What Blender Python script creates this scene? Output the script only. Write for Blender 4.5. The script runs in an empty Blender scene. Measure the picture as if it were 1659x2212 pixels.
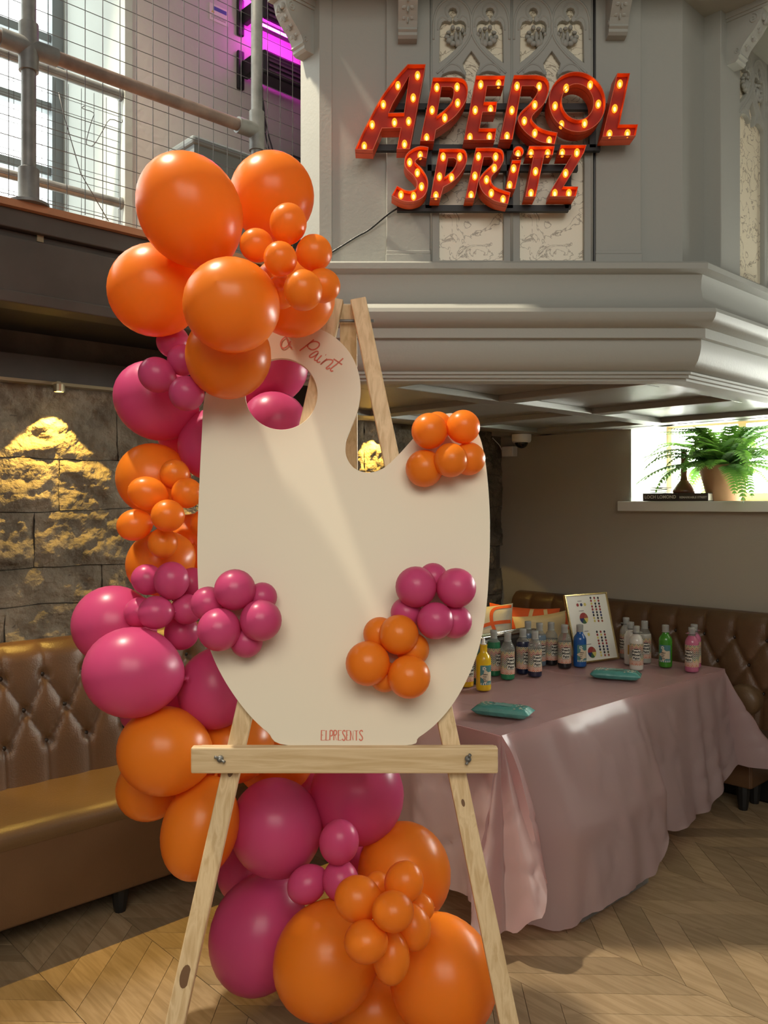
import bpy, bmesh, math, random
from mathutils import Vector, Matrix, noise
random.seed(7)
S = bpy.context.scene
COL = S.collection
# ---------------------------------------------------------------- camera / world / lights
F = 1800.0; HZ = 1090.0; CH = 1.6; W, H = 1659.0, 2212.0
cd = bpy.data.cameras.new('camera'); cam = bpy.data.objects.new('camera', cd); COL.objects.link(cam)
cam.location = (0, 0, CH); cam.rotation_euler = (math.pi/2, 0, 0)
cd.sensor_fit = 'VERTICAL'; cd.sensor_height = 24.0; cd.lens = 24.0*F/H
cd.shift_y = -(H/2-HZ)/H; cd.clip_start = .05
S.camera = cam
S.view_settings.view_transform = 'Standard'; S.view_settings.look = 'None'
S.view_settings.exposure = 0.52; S.view_settings.gamma = 1.0; S.view_settings.use_curve_mapping = False
wd = bpy.data.worlds.new('world'); S.world = wd; wd.use_nodes = True
wb = wd.node_tree.nodes['Background']; wb.inputs[0].default_value = (1, .93, .82, 1); wb.inputs[1].default_value = .14

# room frame: origin at the corner of the stone wall and the plain wall,
# x = distance from the stone wall, y = along the stone wall towards the plain wall (negative = towards us)
U = Vector((.7295, .6838, 0)); N = Vector((.6838, -.7295, 0)); C0 = Vector((.825, 5.826, 0))
ROOM = Matrix(((N.x, U.x, 0, C0.x), (N.y, U.y, 0, C0.y), (0, 0, 1, 0), (0, 0, 0, 1)))
RANG = math.atan2(N.y, N.x)
def R(x, y, z=0): return ROOM @ Vector((x, y, z))
def pix(px, py, Y): return Vector(((px-830)/F*Y, Y, CH-(py-HZ)/F*Y))

def lamp(name, kind, loc, energy, color, size=.1, target=None, spot=None, blend=.2, sizey=None):
    l = bpy.data.lights.new(name, kind); l.energy = energy; l.color = color
    if kind == 'AREA':
        l.size = size
        if sizey: l.shape = 'RECTANGLE'; l.size_y = sizey
    elif kind == 'SUN': l.angle = size
    else: l.shadow_soft_size = size
    if spot: l.spot_size = math.radians(spot); l.spot_blend = blend
    o = bpy.data.objects.new(name, l); COL.objects.link(o); o.location = loc
    if target is not None:
        d = Vector(target)-Vector(loc); o.rotation_euler = d.to_track_quat('-Z', 'Y').to_euler()
    return o
WARM = (1, .87, .66)
# high lamps of the hall (ceiling downlights) and an added area light mimicking hall daylight
lamp('hall_downlight', 'SPOT', R(.30, -4.25, 6.2), 950, WARM, .10, R(1.9, -3.2, 0), 70, .5)
lamp('hall_downlight', 'SPOT', (-.7, -.9, 3.5), 60, WARM, .7, (-.25, 2.3, .75), 50, 1.0)
lamp('hall_downlight', 'SPOT', (.7, -.9, 3.5), 60, WARM, .7, (-.1, 2.4, .85), 50, 1.0)
lamp('hall_fill', 'AREA', (.6, -3.5, 4.2), 76, (1, .96, .87), 4.0, (.4, 3, 1.6), sizey=2.5)

# ---------------------------------------------------------------- materials
def newmat(name):
    m = bpy.data.materials.new(name); m.use_nodes = True
    return m, m.node_tree.nodes, m.node_tree.links, m.node_tree.nodes['Principled BSDF']
def setp(b, k, v):
    if k in b.inputs: b.inputs[k].default_value = v
def mat(name, col, rough=.5, metal=0, bump=0, bscale=40, var=0, vscale=6, spec=.5, coat=0, trans=0, alpha=1, stretch=None, detail=6):
    m, n, l, b = newmat(name)
    setp(b, 'Base Color', (*col, 1)); setp(b, 'Roughness', rough); setp(b, 'Metallic', metal)
    setp(b, 'Specular IOR Level', spec); setp(b, 'Coat Weight', coat); setp(b, 'Transmission Weight', trans); setp(b, 'Alpha', alpha)
    if bump or var:
        tc = n.new('ShaderNodeTexCoord'); src = tc.outputs['Object']
        if stretch:
            mp = n.new('ShaderNodeMapping'); mp.inputs['Scale'].default_value = stretch
            l.new(src, mp.inputs[0]); src = mp.outputs[0]
    if var:
        t = n.new('ShaderNodeTexNoise'); t.inputs['Scale'].default_value = vscale; t.inputs['Detail'].default_value = detail
        l.new(src, t.inputs['Vector'])
        r = n.new('ShaderNodeValToRGB'); r.color_ramp.elements[0].position = .3; r.color_ramp.elements[1].position = .7
        r.color_ramp.elements[0].color = (*[max(0, c*(1-var)) for c in col], 1)
        r.color_ramp.elements[1].color = (*[min(1, c*(1+var)) for c in col], 1)
        l.new(t.outputs['Fac'], r.inputs[0]); l.new(r.outputs[0], b.inputs['Base Color'])
    if bump:
        t = n.new('ShaderNodeTexNoise'); t.inputs['Scale'].default_value = bscale; t.inputs['Detail'].default_value = 8
        l.new(src, t.inputs['Vector'])
        bp = n.new('ShaderNodeBump'); bp.inputs['Strength'].default_value = bump; bp.inputs['Distance'].default_value = .02
        l.new(t.outputs['Fac'], bp.inputs['Height']); l.new(bp.outputs[0], b.inputs['Normal'])
    return m
def emat(name, col, strength):
    m, n, l, b = newmat(name)
    setp(b, 'Base Color', (*col, 1)); setp(b, 'Emission Color', (*col, 1)); setp(b, 'Emission Strength', strength)
    return m
def translucent(name, col, tcol, fac, rough=.25, spec=.5, transp=0, coat=0):
    m, n, l, b = newmat(name)
    setp(b, 'Base Color', (*col, 1)); setp(b, 'Roughness', rough); setp(b, 'Specular IOR Level', spec); setp(b, 'Coat Weight', coat)
    t = n.new('ShaderNodeBsdfTranslucent'); t.inputs[0].default_value = (*tcol, 1)
    mx = n.new('ShaderNodeMixShader'); mx.inputs[0].default_value = fac
    l.new(b.outputs[0], mx.inputs[1]); l.new(t.outputs[0], mx.inputs[2]); out = mx
    if transp:
        tr = n.new('ShaderNodeBsdfTransparent'); m2 = n.new('ShaderNodeMixShader'); m2.inputs[0].default_value = transp
        l.new(mx.outputs[0], m2.inputs[1]); l.new(tr.outputs[0], m2.inputs[2]); out = m2
    l.new(out.outputs[0], n['Material Output'].inputs[0])
    return m
def woodmat(name, c1, c2, stretch, rough=.45, random_tint=.0, ring=9):
    m, n, l, b = newmat(name); setp(b, 'Roughness', rough)
    tc = n.new('ShaderNodeTexCoord'); oi = n.new('ShaderNodeObjectInfo'); ge = n.new('ShaderNodeNewGeometry')
    ad = n.new('ShaderNodeMath'); ad.operation = 'ADD'; l.new(oi.outputs['Random'], ad.inputs[0]); l.new(ge.outputs['Random Per Island'], ad.inputs[1])
    mu = n.new('ShaderNodeMath'); mu.operation = 'MULTIPLY'; mu.inputs[1].default_value = 37.0; l.new(ad.outputs[0], mu.inputs[0])
    va = n.new('ShaderNodeVectorMath'); va.operation = 'ADD'; l.new(tc.outputs['Object'], va.inputs[0]); l.new(mu.outputs[0], va.inputs[1])
    mp = n.new('ShaderNodeMapping'); mp.inputs['Rotation'].default_value = stretch[1]; mp.inputs['Scale'].default_value = stretch[0]
    l.new(va.outputs[0], mp.inputs[0])
    t = n.new('ShaderNodeTexNoise'); t.inputs['Scale'].default_value = 3; t.inputs['Detail'].default_value = 5; t.inputs['Distortion'].default_value = .6
    l.new(mp.outputs[0], t.inputs['Vector'])
    w = n.new('ShaderNodeMath'); w.operation = 'MULTIPLY'; w.inputs[1].default_value = ring; l.new(t.outputs['Fac'], w.inputs[0])
    pp = n.new('ShaderNodeMath'); pp.operation = 'PINGPONG'; pp.inputs[1].default_value = 1; l.new(w.outputs[0], pp.inputs[0])
    r = n.new('ShaderNodeValToRGB'); r.color_ramp.elements[0].color = (*c1, 1); r.color_ramp.elements[1].color = (*c2, 1)
    l.new(pp.outputs[0], r.inputs[0])
    hs = n.new('ShaderNodeHueSaturation'); l.new(r.outputs[0], hs.inputs['Color'])
    fr = n.new('ShaderNodeMath'); fr.operation = 'FRACT'; l.new(ad.outputs[0], fr.inputs[0])
    mr = n.new('ShaderNodeMapRange'); mr.inputs[3].default_value = 1-random_tint; mr.inputs[4].default_value = 1+random_tint
    l.new(fr.outputs[0], mr.inputs[0]); l.new(mr.outputs[0], hs.inputs['Value']); l.new(hs.outputs[0], b.inputs['Base Color'])
    return m
def marblemat(name):
    m, n, l, b = newmat(name); setp(b, 'Roughness', .3)
    tc = n.new('ShaderNodeTexCoord'); mp = n.new('ShaderNodeMapping'); mp.inputs['Scale'].default_value = (1, 1, .45); mp.inputs['Rotation'].default_value = (0, .5, 0)
    l.new(tc.outputs['Object'], mp.inputs[0])
    t = n.new('ShaderNodeTexNoise'); t.inputs['Scale'].default_value = 11; t.inputs['Detail'].default_value = 8; t.inputs['Distortion'].default_value = 1.6
    l.new(mp.outputs[0], t.inputs['Vector'])
    s = n.new('ShaderNodeMath'); s.operation = 'SUBTRACT'; s.inputs[1].default_value = .5; l.new(t.outputs['Fac'], s.inputs[0])
    a = n.new('ShaderNodeMath'); a.operation = 'ABSOLUTE'; l.new(s.outputs[0], a.inputs[0])
    r = n.new('ShaderNodeValToRGB'); e = r.color_ramp.elements
    e[0].position = 0; e[0].color = (.30, .24, .16, 1); e[1].position = .020; e[1].color = (.88, .81, .63, 1)
    l.new(a.outputs[0], r.inputs[0]); l.new(r.outputs[0], b.inputs['Base Color'])
    return m
M = {}
M['paint_wall'] = mat('greige wall paint', (.385, .395, .362), .6, bump=.05, bscale=90)
M['plain_wall'] = mat('beige wall paint', (.40, .37, .30), .7, bump=.06, bscale=90)
M['white_wall'] = mat('white plaster', (.74, .74, .69), .7, bump=.12, bscale=14)
M['upper_wall'] = mat('pale grey plaster', (.52, .49, .46), .75, bump=.08, bscale=30)
M['mortar'] = mat('dark mortar', (.13, .11, .082), .95, bump=.8, bscale=25, var=.3)
M['stone'] = mat('rough stone', (.205, .172, .128), .95, bump=1.0, bscale=34, var=.45, vscale=5, spec=.2)
M['fascia'] = mat('dark grey painted beam', (.075, .068, .06), .5, var=.15)
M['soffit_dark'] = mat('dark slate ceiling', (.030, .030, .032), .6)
M['soffit'] = mat('greige gloss soffit', (.25, .245, .22), .33, bump=.05, bscale=25)
M['brass'] = mat('dull brass strip', (.45, .38, .25), .35, .8)
M['floor_edge'] = mat('floorboard edge', (.42, .20, .10), .6, var=.2)
M['floor_base'] = mat('floor gap', (.07, .05, .03), .8)
M['plankA'] = woodmat('oak plank', (.27, .19, .105), (.36, .262, .158), ((1.2, 14, 14), (0, 0, -math.pi/4)), .4, .20, 5)
M['plankB'] = woodmat('oak plank cross', (.27, .19, .105), (.36, .262, .158), ((1.2, 14, 14), (0, 0, math.pi/4)), .4, .20, 5)
M['pine'] = woodmat('pine', (.56, .40, .21), (.72, .56, .34), ((16, 16, 1.0), (0, 0, 0)), .5, .06, 6)
M['pine_x'] = woodmat('pine bar', (.60, .44, .24), (.74, .58, .36), ((1.0, 16, 16), (0, 0, 0)), .5, .05, 6)
M['knot'] = mat('wood knot', (.16, .085, .04), .6)
M['leather'] = mat('tan leather', (.115, .060, .028), .36, bump=.12, bscale=160, var=.12, vscale=4)
M['leather_seat'] = mat('lighter tan leather', (.135, .080, .038), .34, bump=.12, bscale=160, var=.12, vscale=4)  # seat and arm tone, slightly lighter and yellower than the back
M['button'] = mat('dark button', (.03, .02, .014), .3)
M['blackwood'] = mat('black wood', (.012, .012, .012), .4)
M['galv'] = mat('galvanised steel', (.20, .205, .20), .5, .45, var=.2, vscale=18)
M['rust'] = mat('weathered steel pipe', (.20, .145, .12), .6, .2, var=.3, vscale=14)
M['wire'] = mat('mesh wire', (.10, .10, .10), .5, .4)
M['black'] = mat('black plastic', (.012, .012, .014), .35)
M['blackmetal'] = mat('black metal', (.01, .01, .011), .5)
M['white_plastic'] = mat('white plastic', (.75, .74, .70), .35)
M['crate'] = mat('grey crate plastic', (.15, .175, .18), .5)
M['board'] = mat('white foam board', (.80, .745, .61), .6)
M['ink'] = mat('coral ink', (.66, .19, .13), .6)
M['orange'] = translucent('orange latex', (.93, .275, .022), (1, .27, .012), .32, .30, .4, 0, .05)
M['pink'] = translucent('pink latex', (.66, .085, .245), (.80, .09, .27), .28, .32, .4, 0, .05)
M['sign_face'] = mat('red enamel face', (.33, .022, .009), .5, spec=.25)
M['sign_side'] = mat('orange enamel side', (.80, .11, .025), .4)
M['bulb'] = emat('lit amber bulb', (1, .50, .05), 2.6)
M['filament'] = emat('hot filament', (1, .60, .10), 7)
M['neon'] = emat('magenta neon', (1, .03, .85), 50)
M['marble'] = marblemat('cream marble')
M['cloth'] = translucent('pink plastic film', (.50, .385, .39), (.84, .42, .43), .38, .28, .5, .05)
M['teal_pack'] = mat('teal foil pack', (.085, .31, .285), .22, bump=.5, bscale=20, var=.2, vscale=10, coat=.4)
M['clear'] = translucent('clear plastic', (.35, .36, .36), (.5, .5, .5), .2, .12, .6, .6)
M['gold'] = mat('gold frame', (.60, .47, .24), .25, 1)
M['paper'] = mat('white paper', (.74, .73, .68), .6)
M['glass_pane'] = emat('daylit window glass', (.93, 1.0, .97), 3.6)
def lit_glass(name, col, strength, clear):
    m, n, l, b = newmat(name); e = n.new('ShaderNodeEmission'); e.inputs[0].default_value = (*col, 1); e.inputs[1].default_value = strength
    t = n.new('ShaderNodeBsdfTransparent'); x = n.new('ShaderNodeMixShader'); x.inputs[0].default_value = clear
    l.new(e.outputs[0], x.inputs[1]); l.new(t.outputs[0], x.inputs[2]); l.new(x.outputs[0], n['Material Output'].inputs[0]); return m
M['glass_pane2'] = lit_glass('daylit small window glass', (.97, 1.0, .92), 28, .1)
M['lamp_on'] = emat('downlight lens', (1, .75, .3), 12)
M['terracotta'] = mat('terracotta', (.52, .29, .16), .7, var=.1)
M['soil'] = mat('soil', (.03, .02, .012), .9)
M['frond'] = translucent('fern leaf', (.075, .20, .035), (.20, .42, .06), .4, .45)
M['brown_glaze'] = mat('brown glaze', (.22, .09, .05), .22)
M['book'] = mat('dark book cover', (.035, .03, .028), .5)
M['book2'] = mat('brown book cover', (.06, .045, .038), .5)
M['pages'] = mat('pages', (.7, .66, .58), .8)
M['chrome'] = mat('chrome', (.7, .68, .64), .12, 1)
M['case'] = mat('dark grey case', (.085, .08, .075), .4, .3)
M['cush_orange'] = mat('orange fabric', (.72, .12, .03), .8, bump=.1, bscale=120)
M['cush_white'] = mat('off white fabric', (.62, .60, .52), .85, bump=.1, bscale=120)
M['cush_cream'] = mat('cream fabric', (.64, .52, .30), .85, bump=.1, bscale=120)
def flat(name, col, rough=.6): return mat(name, col, rough)

# ---------------------------------------------------------------- mesh helpers
class MB:
    def __init__(s): s.v = []; s.f = []; s.mi = []
    def add(s, vs, fs, mi=0):
        o = len(s.v); s.v += [Vector(p) for p in vs]; s.f += [tuple(i+o for i in f) for f in fs]; s.mi += [mi]*len(fs); return s
    def box(s, x0, x1, y0, y1, z0, z1, mi=0):
        return s.add([(x0,y0,z0),(x1,y0,z0),(x1,y1,z0),(x0,y1,z0),(x0,y0,z1),(x1,y0,z1),(x1,y1,z1),(x0,y1,z1)],
                     [(0,3,2,1),(4,5,6,7),(0,1,5,4),(1,2,6,5),(2,3,7,6),(3,0,4,7)], mi)
    def beam(s, a, b, wx, wy, side=(1,0,0), mi=0):
        a = Vector(a); b = Vector(b); d = (b-a).normalized(); sx = Vector(side); sx = (sx-d*sx.dot(d)).normalized(); sy = d.cross(sx)
        vs = []
        for p in (a, b):
            for i, j in ((-1,-1),(1,-1),(1,1),(-1,1)): vs.append(p+sx*wx*.5*i+sy*wy*.5*j)
        return s.add(vs, [(3,2,1,0),(4,5,6,7),(0,1,5,4),(1,2,6,5),(2,3,7,6),(3,0,4,7)], mi)
    def tube(s, pts, r, n=10, caps=True, mi=0):
        pts = [Vector(p) for p in pts]; rs = r if isinstance(r, (list, tuple)) else [r]*len(pts)
        ref = None; vs = []
        for i, p in enumerate(pts):
            d = (pts[min(i+1, len(pts)-1)]-pts[max(i-1, 0)]).normalized()
            if ref is None: ref = Vector((0,0,1)) if abs(d.z) < .9 else Vector((1,0,0))
            x = (ref-d*ref.dot(d)); x = x.normalized() if x.length > 1e-6 else d.orthogonal().normalized(); ref = x; y = d.cross(x)
            for k in range(n): a = 2*math.pi*k/n; vs.append(p+(x*math.cos(a)+y*math.sin(a))*rs[i])
        fs = [(i*n+k, i*n+(k+1)%n, (i+1)*n+(k+1)%n, (i+1)*n+k) for i in range(len(pts)-1) for k in range(n)]
        if caps: fs += [tuple(reversed(range(n))), tuple(range((len(pts)-1)*n, len(pts)*n))]
        return s.add(vs, fs, mi)
    def lathe(s, prof, n=24, c=(0,0,0), mi=0, caps=True):
        c = Vector(c); vs = [c+Vector((r*math.cos(2*math.pi*k/n), r*math.sin(2*math.pi*k/n), z)) for r, z in prof for k in range(n)]
        fs = [(i*n+k, i*n+(k+1)%n, (i+1)*n+(k+1)%n, (i+1)*n+k) for i in range(len(prof)-1) for k in range(n)]
        if caps: fs += [tuple(reversed(range(n))), tuple(range((len(prof)-1)*n, len(prof)*n))]
        return s.add(vs, fs, mi)
    def ball(s, c, r, nu=12, nv=8, mi=0, sc=(1,1,1), M3=None):
        c = Vector(c); vs = []; fs = []
        for i in range(nv+1):
            t = math.pi*i/nv
            for k in range(nu):
                a = 2*math.pi*k/nu; p = Vector((math.sin(t)*math.cos(a)*r*sc[0], math.sin(t)*math.sin(a)*r*sc[1], math.cos(t)*r*sc[2]))
                vs.append(c+(M3@p if M3 else p))
        for i in range(nv):
            for k in range(nu): fs.append((i*nu+k, (i+1)*nu+k, (i+1)*nu+(k+1)%nu, i*nu+(k+1)%nu))
        return s.add(vs, fs, mi)
    def grid(s, fn, nu, nv, mi=0, flip=False):
        vs = [fn(i/nu, j/nv) for j in range(nv+1) for i in range(nu+1)]; fs = []
        for j in range(nv):
            for i in range(nu):
                q = (j*(nu+1)+i, j*(nu+1)+i+1, (j+1)*(nu+1)+i+1, (j+1)*(nu+1)+i); fs.append(tuple(reversed(q)) if flip else q)
        return s.add(vs, fs, mi)
    def prism(s, poly, z0, z1, mi=0):
        n = len(poly); vs = [(p[0], p[1], z0) for p in poly]+[(p[0], p[1], z1) for p in poly]
        return s.add(vs, [tuple(reversed(range(n))), tuple(range(n, 2*n))]+[(i, (i+1)%n, n+(i+1)%n, n+i) for i in range(n)], mi)
    def xf(s, Mx): s.v = [Mx @ p for p in s.v]; return s
    def mesh(s, name, mats, smooth=False):
        me = bpy.data.meshes.new(name); me.from_pydata([tuple(p) for p in s.v], [], s.f)
        for m in (mats if isinstance(mats, (list, tuple)) else [mats]): me.materials.append(m)
        me.polygons.foreach_set('material_index', s.mi)
        me.update()
        if smooth: me.shade_smooth() if smooth is True else me.set_sharp_from_angle(angle=math.radians(smooth)) or None
        return me
def finish(o, smooth, bevel):
    if bevel:
        b = o.modifiers.new('bevel', 'BEVEL'); b.width = bevel; b.segments = 2; b.limit_method = 'ANGLE'; b.angle_limit = math.radians(40)
def obj(name, mb, m, parent=None, smooth=False, bevel=0, label=None):
    v0 = Vector((0,0,0))
    if parent is None:
        xs = [p.x for p in mb.v]; ys = [p.y for p in mb.v]; zs = [p.z for p in mb.v]
        v0 = Vector(((min(xs)+max(xs))/2, (min(ys)+max(ys))/2, min(zs))); mb.v = [p-v0 for p in mb.v]
    me = mb.mesh(name, m)
    if smooth:
        me.shade_smooth()
        if smooth is not True: me.set_sharp_from_angle(angle=math.radians(smooth))
    o = bpy.data.objects.new(name, me); COL.objects.link(o); o.location = v0
    if parent is not None: o.parent = parent
    finish(o, smooth, bevel)
    if label: o['label'] = label
    return o
def tag(o, label, cat, group=None):
    o['label'] = label; o['category'] = cat
    if group: o['group'] = group
    return o
def struct(o, label=None):
    o['kind'] = 'structure'
    if label: o['label'] = label
    return o
def thing(name, label, cat, loc=(0,0,0), rz=0, group=None, kind=None):
    o = bpy.data.objects.new(name, None); COL.objects.link(o); o.empty_display_size = .05
    o.location = loc; o.rotation_euler = (0,0,rz)
    if cat: o['category'] = cat
    if label: o['label'] = label
    if group: o['group'] = group
    if kind: o['kind'] = kind
    return o
def copy_tree(o, parent=None):
    c = o.copy(); COL.objects.link(c); c.parent = parent
    for ch in [x for x in COL.objects if x.parent == o]: copy_tree(ch, c)
    return c
def spline(pts, k=6, closed=False):
    P = [Vector((*p, 0)) if len(p) == 2 else Vector(p) for p in pts]; n = len(P); out = []
    rng = range(n) if closed else range(n-1)
    for i in rng:
        g = (lambda j: P[j % n]) if closed else (lambda j: P[max(0, min(n-1, j))])
        a, b, c, d = g(i-1), g(i), g(i+1), g(i+2)
        for q in range(k):
            t = q/k; out.append(.5*((2*b)+(c-a)*t+(2*a-5*b+4*c-d)*t*t+(3*b-a-3*c+d)*t**3))
    if not closed: out.append(P[-1])
    return out
def plate(polys, ext=.0, bevel=0):
    """filled 2D shape with holes -> MB in the xy plane, thickness 2*ext"""
    cu = bpy.data.curves.new('t', 'CURVE'); cu.dimensions = '2D'; cu.fill_mode = 'BOTH'; cu.extrude = ext; cu.bevel_depth = bevel; cu.bevel_resolution = 1
    for p in polys:
        sp = cu.splines.new('POLY'); sp.points.add(len(p)-1); sp.use_cyclic_u = True
        for i, q in enumerate(p): sp.points[i].co = (q[0], q[1], 0, 1)
    return _fromcurve(cu)
def _fromcurve(cu):
    o = bpy.data.objects.new('t', cu); COL.objects.link(o); dg = bpy.context.evaluated_depsgraph_get()
    me = bpy.data.meshes.new_from_object(o.evaluated_get(dg)); mb = MB()
    mb.add([v.co.copy() for v in me.vertices], [tuple(p.vertices) for p in me.polygons])
    bpy.data.objects.remove(o); bpy.data.curves.remove(cu); bpy.data.meshes.remove(me)
    return mb
def text(body, size, bold=0, spacing=1, align='CENTER', ext=0):
    cu = bpy.data.curves.new('t', 'FONT'); cu.body = body; cu.size = size; cu.offset = bold; cu.align_x = align; cu.space_character = spacing; cu.resolution_u = 3; cu.extrude = ext
    return _fromcurve(cu)
def ribbon(mb, pts, w, mi=0):
    """flat stroke of width w in the xy plane"""
    P = [Vector((p[0], p[1], 0)) for p in pts]; vs = []
    for i, p in enumerate(P):
        d = (P[min(i+1, len(P)-1)]-P[max(i-1, 0)]).normalized(); nn = Vector((-d.y, d.x, 0)); ww = w[i] if isinstance(w, list) else w
        vs += [p+nn*ww/2, p-nn*ww/2]
    return mb.add(vs, [(2*i, 2*i+1, 2*i+3, 2*i+2) for i in range(len(P)-1)], mi)
def frame(origin, x, y):
    x = Vector(x).normalized(); y = Vector(y); y = (y-x*y.dot(x)).normalized(); z = x.cross(y)
    return Matrix(((x.x,y.x,z.x,origin[0]),(x.y,y.y,z.y,origin[1]),(x.z,y.z,z.z,origin[2]),(0,0,0,1)))
def clip_poly(poly, clip):
    def side(a, b, p): return (b[0]-a[0])*(p[1]-a[1])-(b[1]-a[1])*(p[0]-a[0])
    out = list(poly)
    for i in range(len(clip)):
        a, b = clip[i], clip[(i+1)%len(clip)]; inp = out; out = []
        for j in range(len(inp)):
            p, q = inp[j-1], inp[j]; sp, sq = side(a,b,p), side(a,b,q)
            if (sp < 0) != (sq < 0):
                t = sp/(sp-sq); out.append((p[0]+(q[0]-p[0])*t, p[1]+(q[1]-p[1])*t))
            if sq >= 0: out.append(q)
        if not out: return []
    return out

# ================================================================ SETTING
# ---- floor with chevron planks
fl = struct(obj('floor', MB().box(-1.2, 9, -9, 1.2, -.06, -.007).xf(ROOM), M['floor_base']), 'oak chevron parquet floor')
PITCH, PW = .385, .156
def plank_mesh(sign):
    mb = MB(); g = .0012; a, b = g, PITCH-g
    p = [(0+g, a), (PW-g, a), (PW-g+sign*PITCH, b), (g+sign*PITCH, b)]
    return mb.prism(p if sign > 0 else p, -.007, 0)
pm = {1: plank_mesh(1).mesh('plank', M['plankA']), -1: plank_mesh(-1).mesh('plank', M['plankB'])}
cands = []
for k in range(-20, 8):
    y0 = -1.575+PITCH*k; sign = 1 if k % 2 == 0 else -1
    sign = -sign if False else sign
    for i in range(-10, 60):
        x0 = i*PW-.3; c = R(x0+PW/2+sign*PITCH/2, y0+PITCH/2)
        xr = x0+PW/2+sign*PITCH/2
        if xr < .02 or xr > 7.5 or y0 > -.1: continue
        if c.y > .6:
            px = 830+F*c.x/c.y; py = HZ+F*CH/c.y; vis = -90 < px < 1750 and 1700 < py < 2290
        else: px = py = 0; vis = False
        cands.append((0 if vis else 1, -py, x0, y0, sign))
cands.sort()
flinv = fl.matrix_basis.inverted()
Rot3 = Matrix.Rotation(RANG, 4, 'Z')
rest = MB()
for q, (nv, _, x0, y0, sg) in enumerate(cands):
    w = R(x0, y0, 0)
    if q < 300 and not nv:
        o = bpy.data.objects.new('plank', pm[sg]); COL.objects.link(o); o.parent = fl
        o.matrix_basis = Matrix.Translation(w-fl.location) @ Rot3
    else:
        p = [(x0+.0012, y0+.0012), (x0+PW-.0012, y0+.0012), (x0+PW-.0012+sg*PITCH, y0+PITCH-.0012), (x0+.0012+sg*PITCH, y0+PITCH-.0012)]
        pr = MB().prism(p, -.007, 0, 0 if sg > 0 else 1); rest.add(pr.v, pr.f, 0 if sg > 0 else 1)
rest.xf(Matrix.Translation(-fl.location) @ ROOM)
o = obj('planks', rest, [M['plankA'], M['plankB']], fl); o['kind'] = 'stuff'

# ---- stone wall (left): mortar core, plaster above the balcony with a deep window, and separate stones
wl = MB()
wl.box(-1.0, -.02, -8, 0.0, 0, 2.62)                       # core below the balcony
wl.box(-1.0, 0, -2.764, 0.0, 2.62, 5.2, 1)                 # upper wall, right of the window
wl.box(-1.0, 0, -8, -5.4, 2.62, 5.2, 1)
wl.box(-1.0, 0, -5.4, -2.764, 4.75, 5.2, 1)
wl = struct(obj('wall_left', wl.xf(ROOM), [M['mortar'], M['upper_wall']]), 'rough dark stone wall below, pale plaster above')
courses = [(.55, .98), (.98, 1.16), (1.16, 1.31), (1.31, 1.58), (1.58, 1.80), (1.80, 2.14)]
random.seed(11)
def wavy(z, y): return 0 if z > 2.1 or z < .6 else .030*noise.noise(Vector((y*1.7, z*5, 2)))+.012*noise.noise(Vector((y*6, z*3, 8)))
for ci, (z0, z1) in enumerate(courses):
    y = -5.3 + random.uniform(0, .3)
    while y < -.03:
        Ls = random.uniform(.22, .95) if ci != 1 else random.uniform(.25, .6)
        y1 = min(y+Ls, 0)
        if y1-y < .12: break
        px0 = random.random()*50; prot = random.uniform(-.004, .012); g = .002; tl0, tl1 = random.uniform(-.05, .05), random.uniform(-.05, .05)
        nu, nv = max(12, int((y1-y)/.012)), max(9, int((z1-z0)/.012))
        def fn(a, b, y=y, y1=y1, z0=z0, z1=z1, px0=px0, prot=prot, g=g):
            e = min(a, 1-a)*(y1-y); f = min(b, 1-b)*(z1-z0); ed = min(1, min(e, f)/.05); ed = ed*ed*(3-2*ed)
            yy = y+g+(y1-y-2*g)*a; za = z0+g+wavy(z0, yy); zb = z1-g+wavy(z1, yy); zz = za+(zb-za)*b
            q = Vector((yy*4, zz*5.5, px0))
            h = noise.fractal(q*1.15, .55, 2.3, 8)*.036+noise.noise(q*.45)*.012
            n2 = noise.noise(q*1.1+Vector((7, 3, 1))); h -= .05*max(0, n2-.28)
            return Vector((-.012+(.016+prot*ed+h*(.5+.5*ed))*(.72+.28*ed), yy, zz))
        mb = MB().grid(fn, nu, nv)
        o = obj('stone', mb.xf(Matrix.Translation(-wl.location) @ ROOM), M['stone'], wl, smooth=True)
        y = y1
# timber beam and brass strip over the stones
tb = MB().box(0, .075, -8, -.02, 2.13, 2.235)
tb = struct(obj('trim_1', tb.xf(ROOM), M['fascia']), 'dark painted beam running over the stone wall')
obj('strip', MB().box(.01, .083, -8, -.02, 2.118, 2.131).xf(Matrix.Translation(-tb.location) @ ROOM), M['brass'], tb)

# ---- upper window in the stone wall
w1 = MB().box(-.80, -.76, -5.4, -2.764, 2.62, 4.75)
w1 = thing('window_1', 'large daylit window behind the balcony railing', None, R(-.78, -4.08, 2.62), RANG, kind='structure')
fr = MB()
for zz in (2.98, 3.357, 3.70, 4.06, 4.42): fr.box(.0, .05, -1.3, 1.3, zz-2.62-.022, zz-2.62+.022)
for yy in (-1.3, -.45, .40): fr.box(-.01, .06, yy-.02, yy+.02, 0, 2.1)
fr.box(-.01, .07, 1.22, 1.316, 0, 2.13)
obj('window_frame', fr, mat('window bars', (.20, .23, .24), .5), w1)
zs = [0, .36, .737, 1.08, 1.44, 1.80, 2.13]; ysx = [-1.316, -.45, .40, 1.25]
for i in range(6):
    for j in range(3):
        obj('pane', MB().box(-.012, -.004, ysx[j], ysx[j+1], zs[i], zs[i+1]), M['glass_pane'], w1)
struct(obj('trim_2', MB().box(-.79, .004, -2.80, -2.762, 2.62, 4.75).xf(ROOM), mat('window jamb plaster', (.42, .45, .42), .8, bump=.1, bscale=14)), 'white plaster jamb of the large window')

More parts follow.
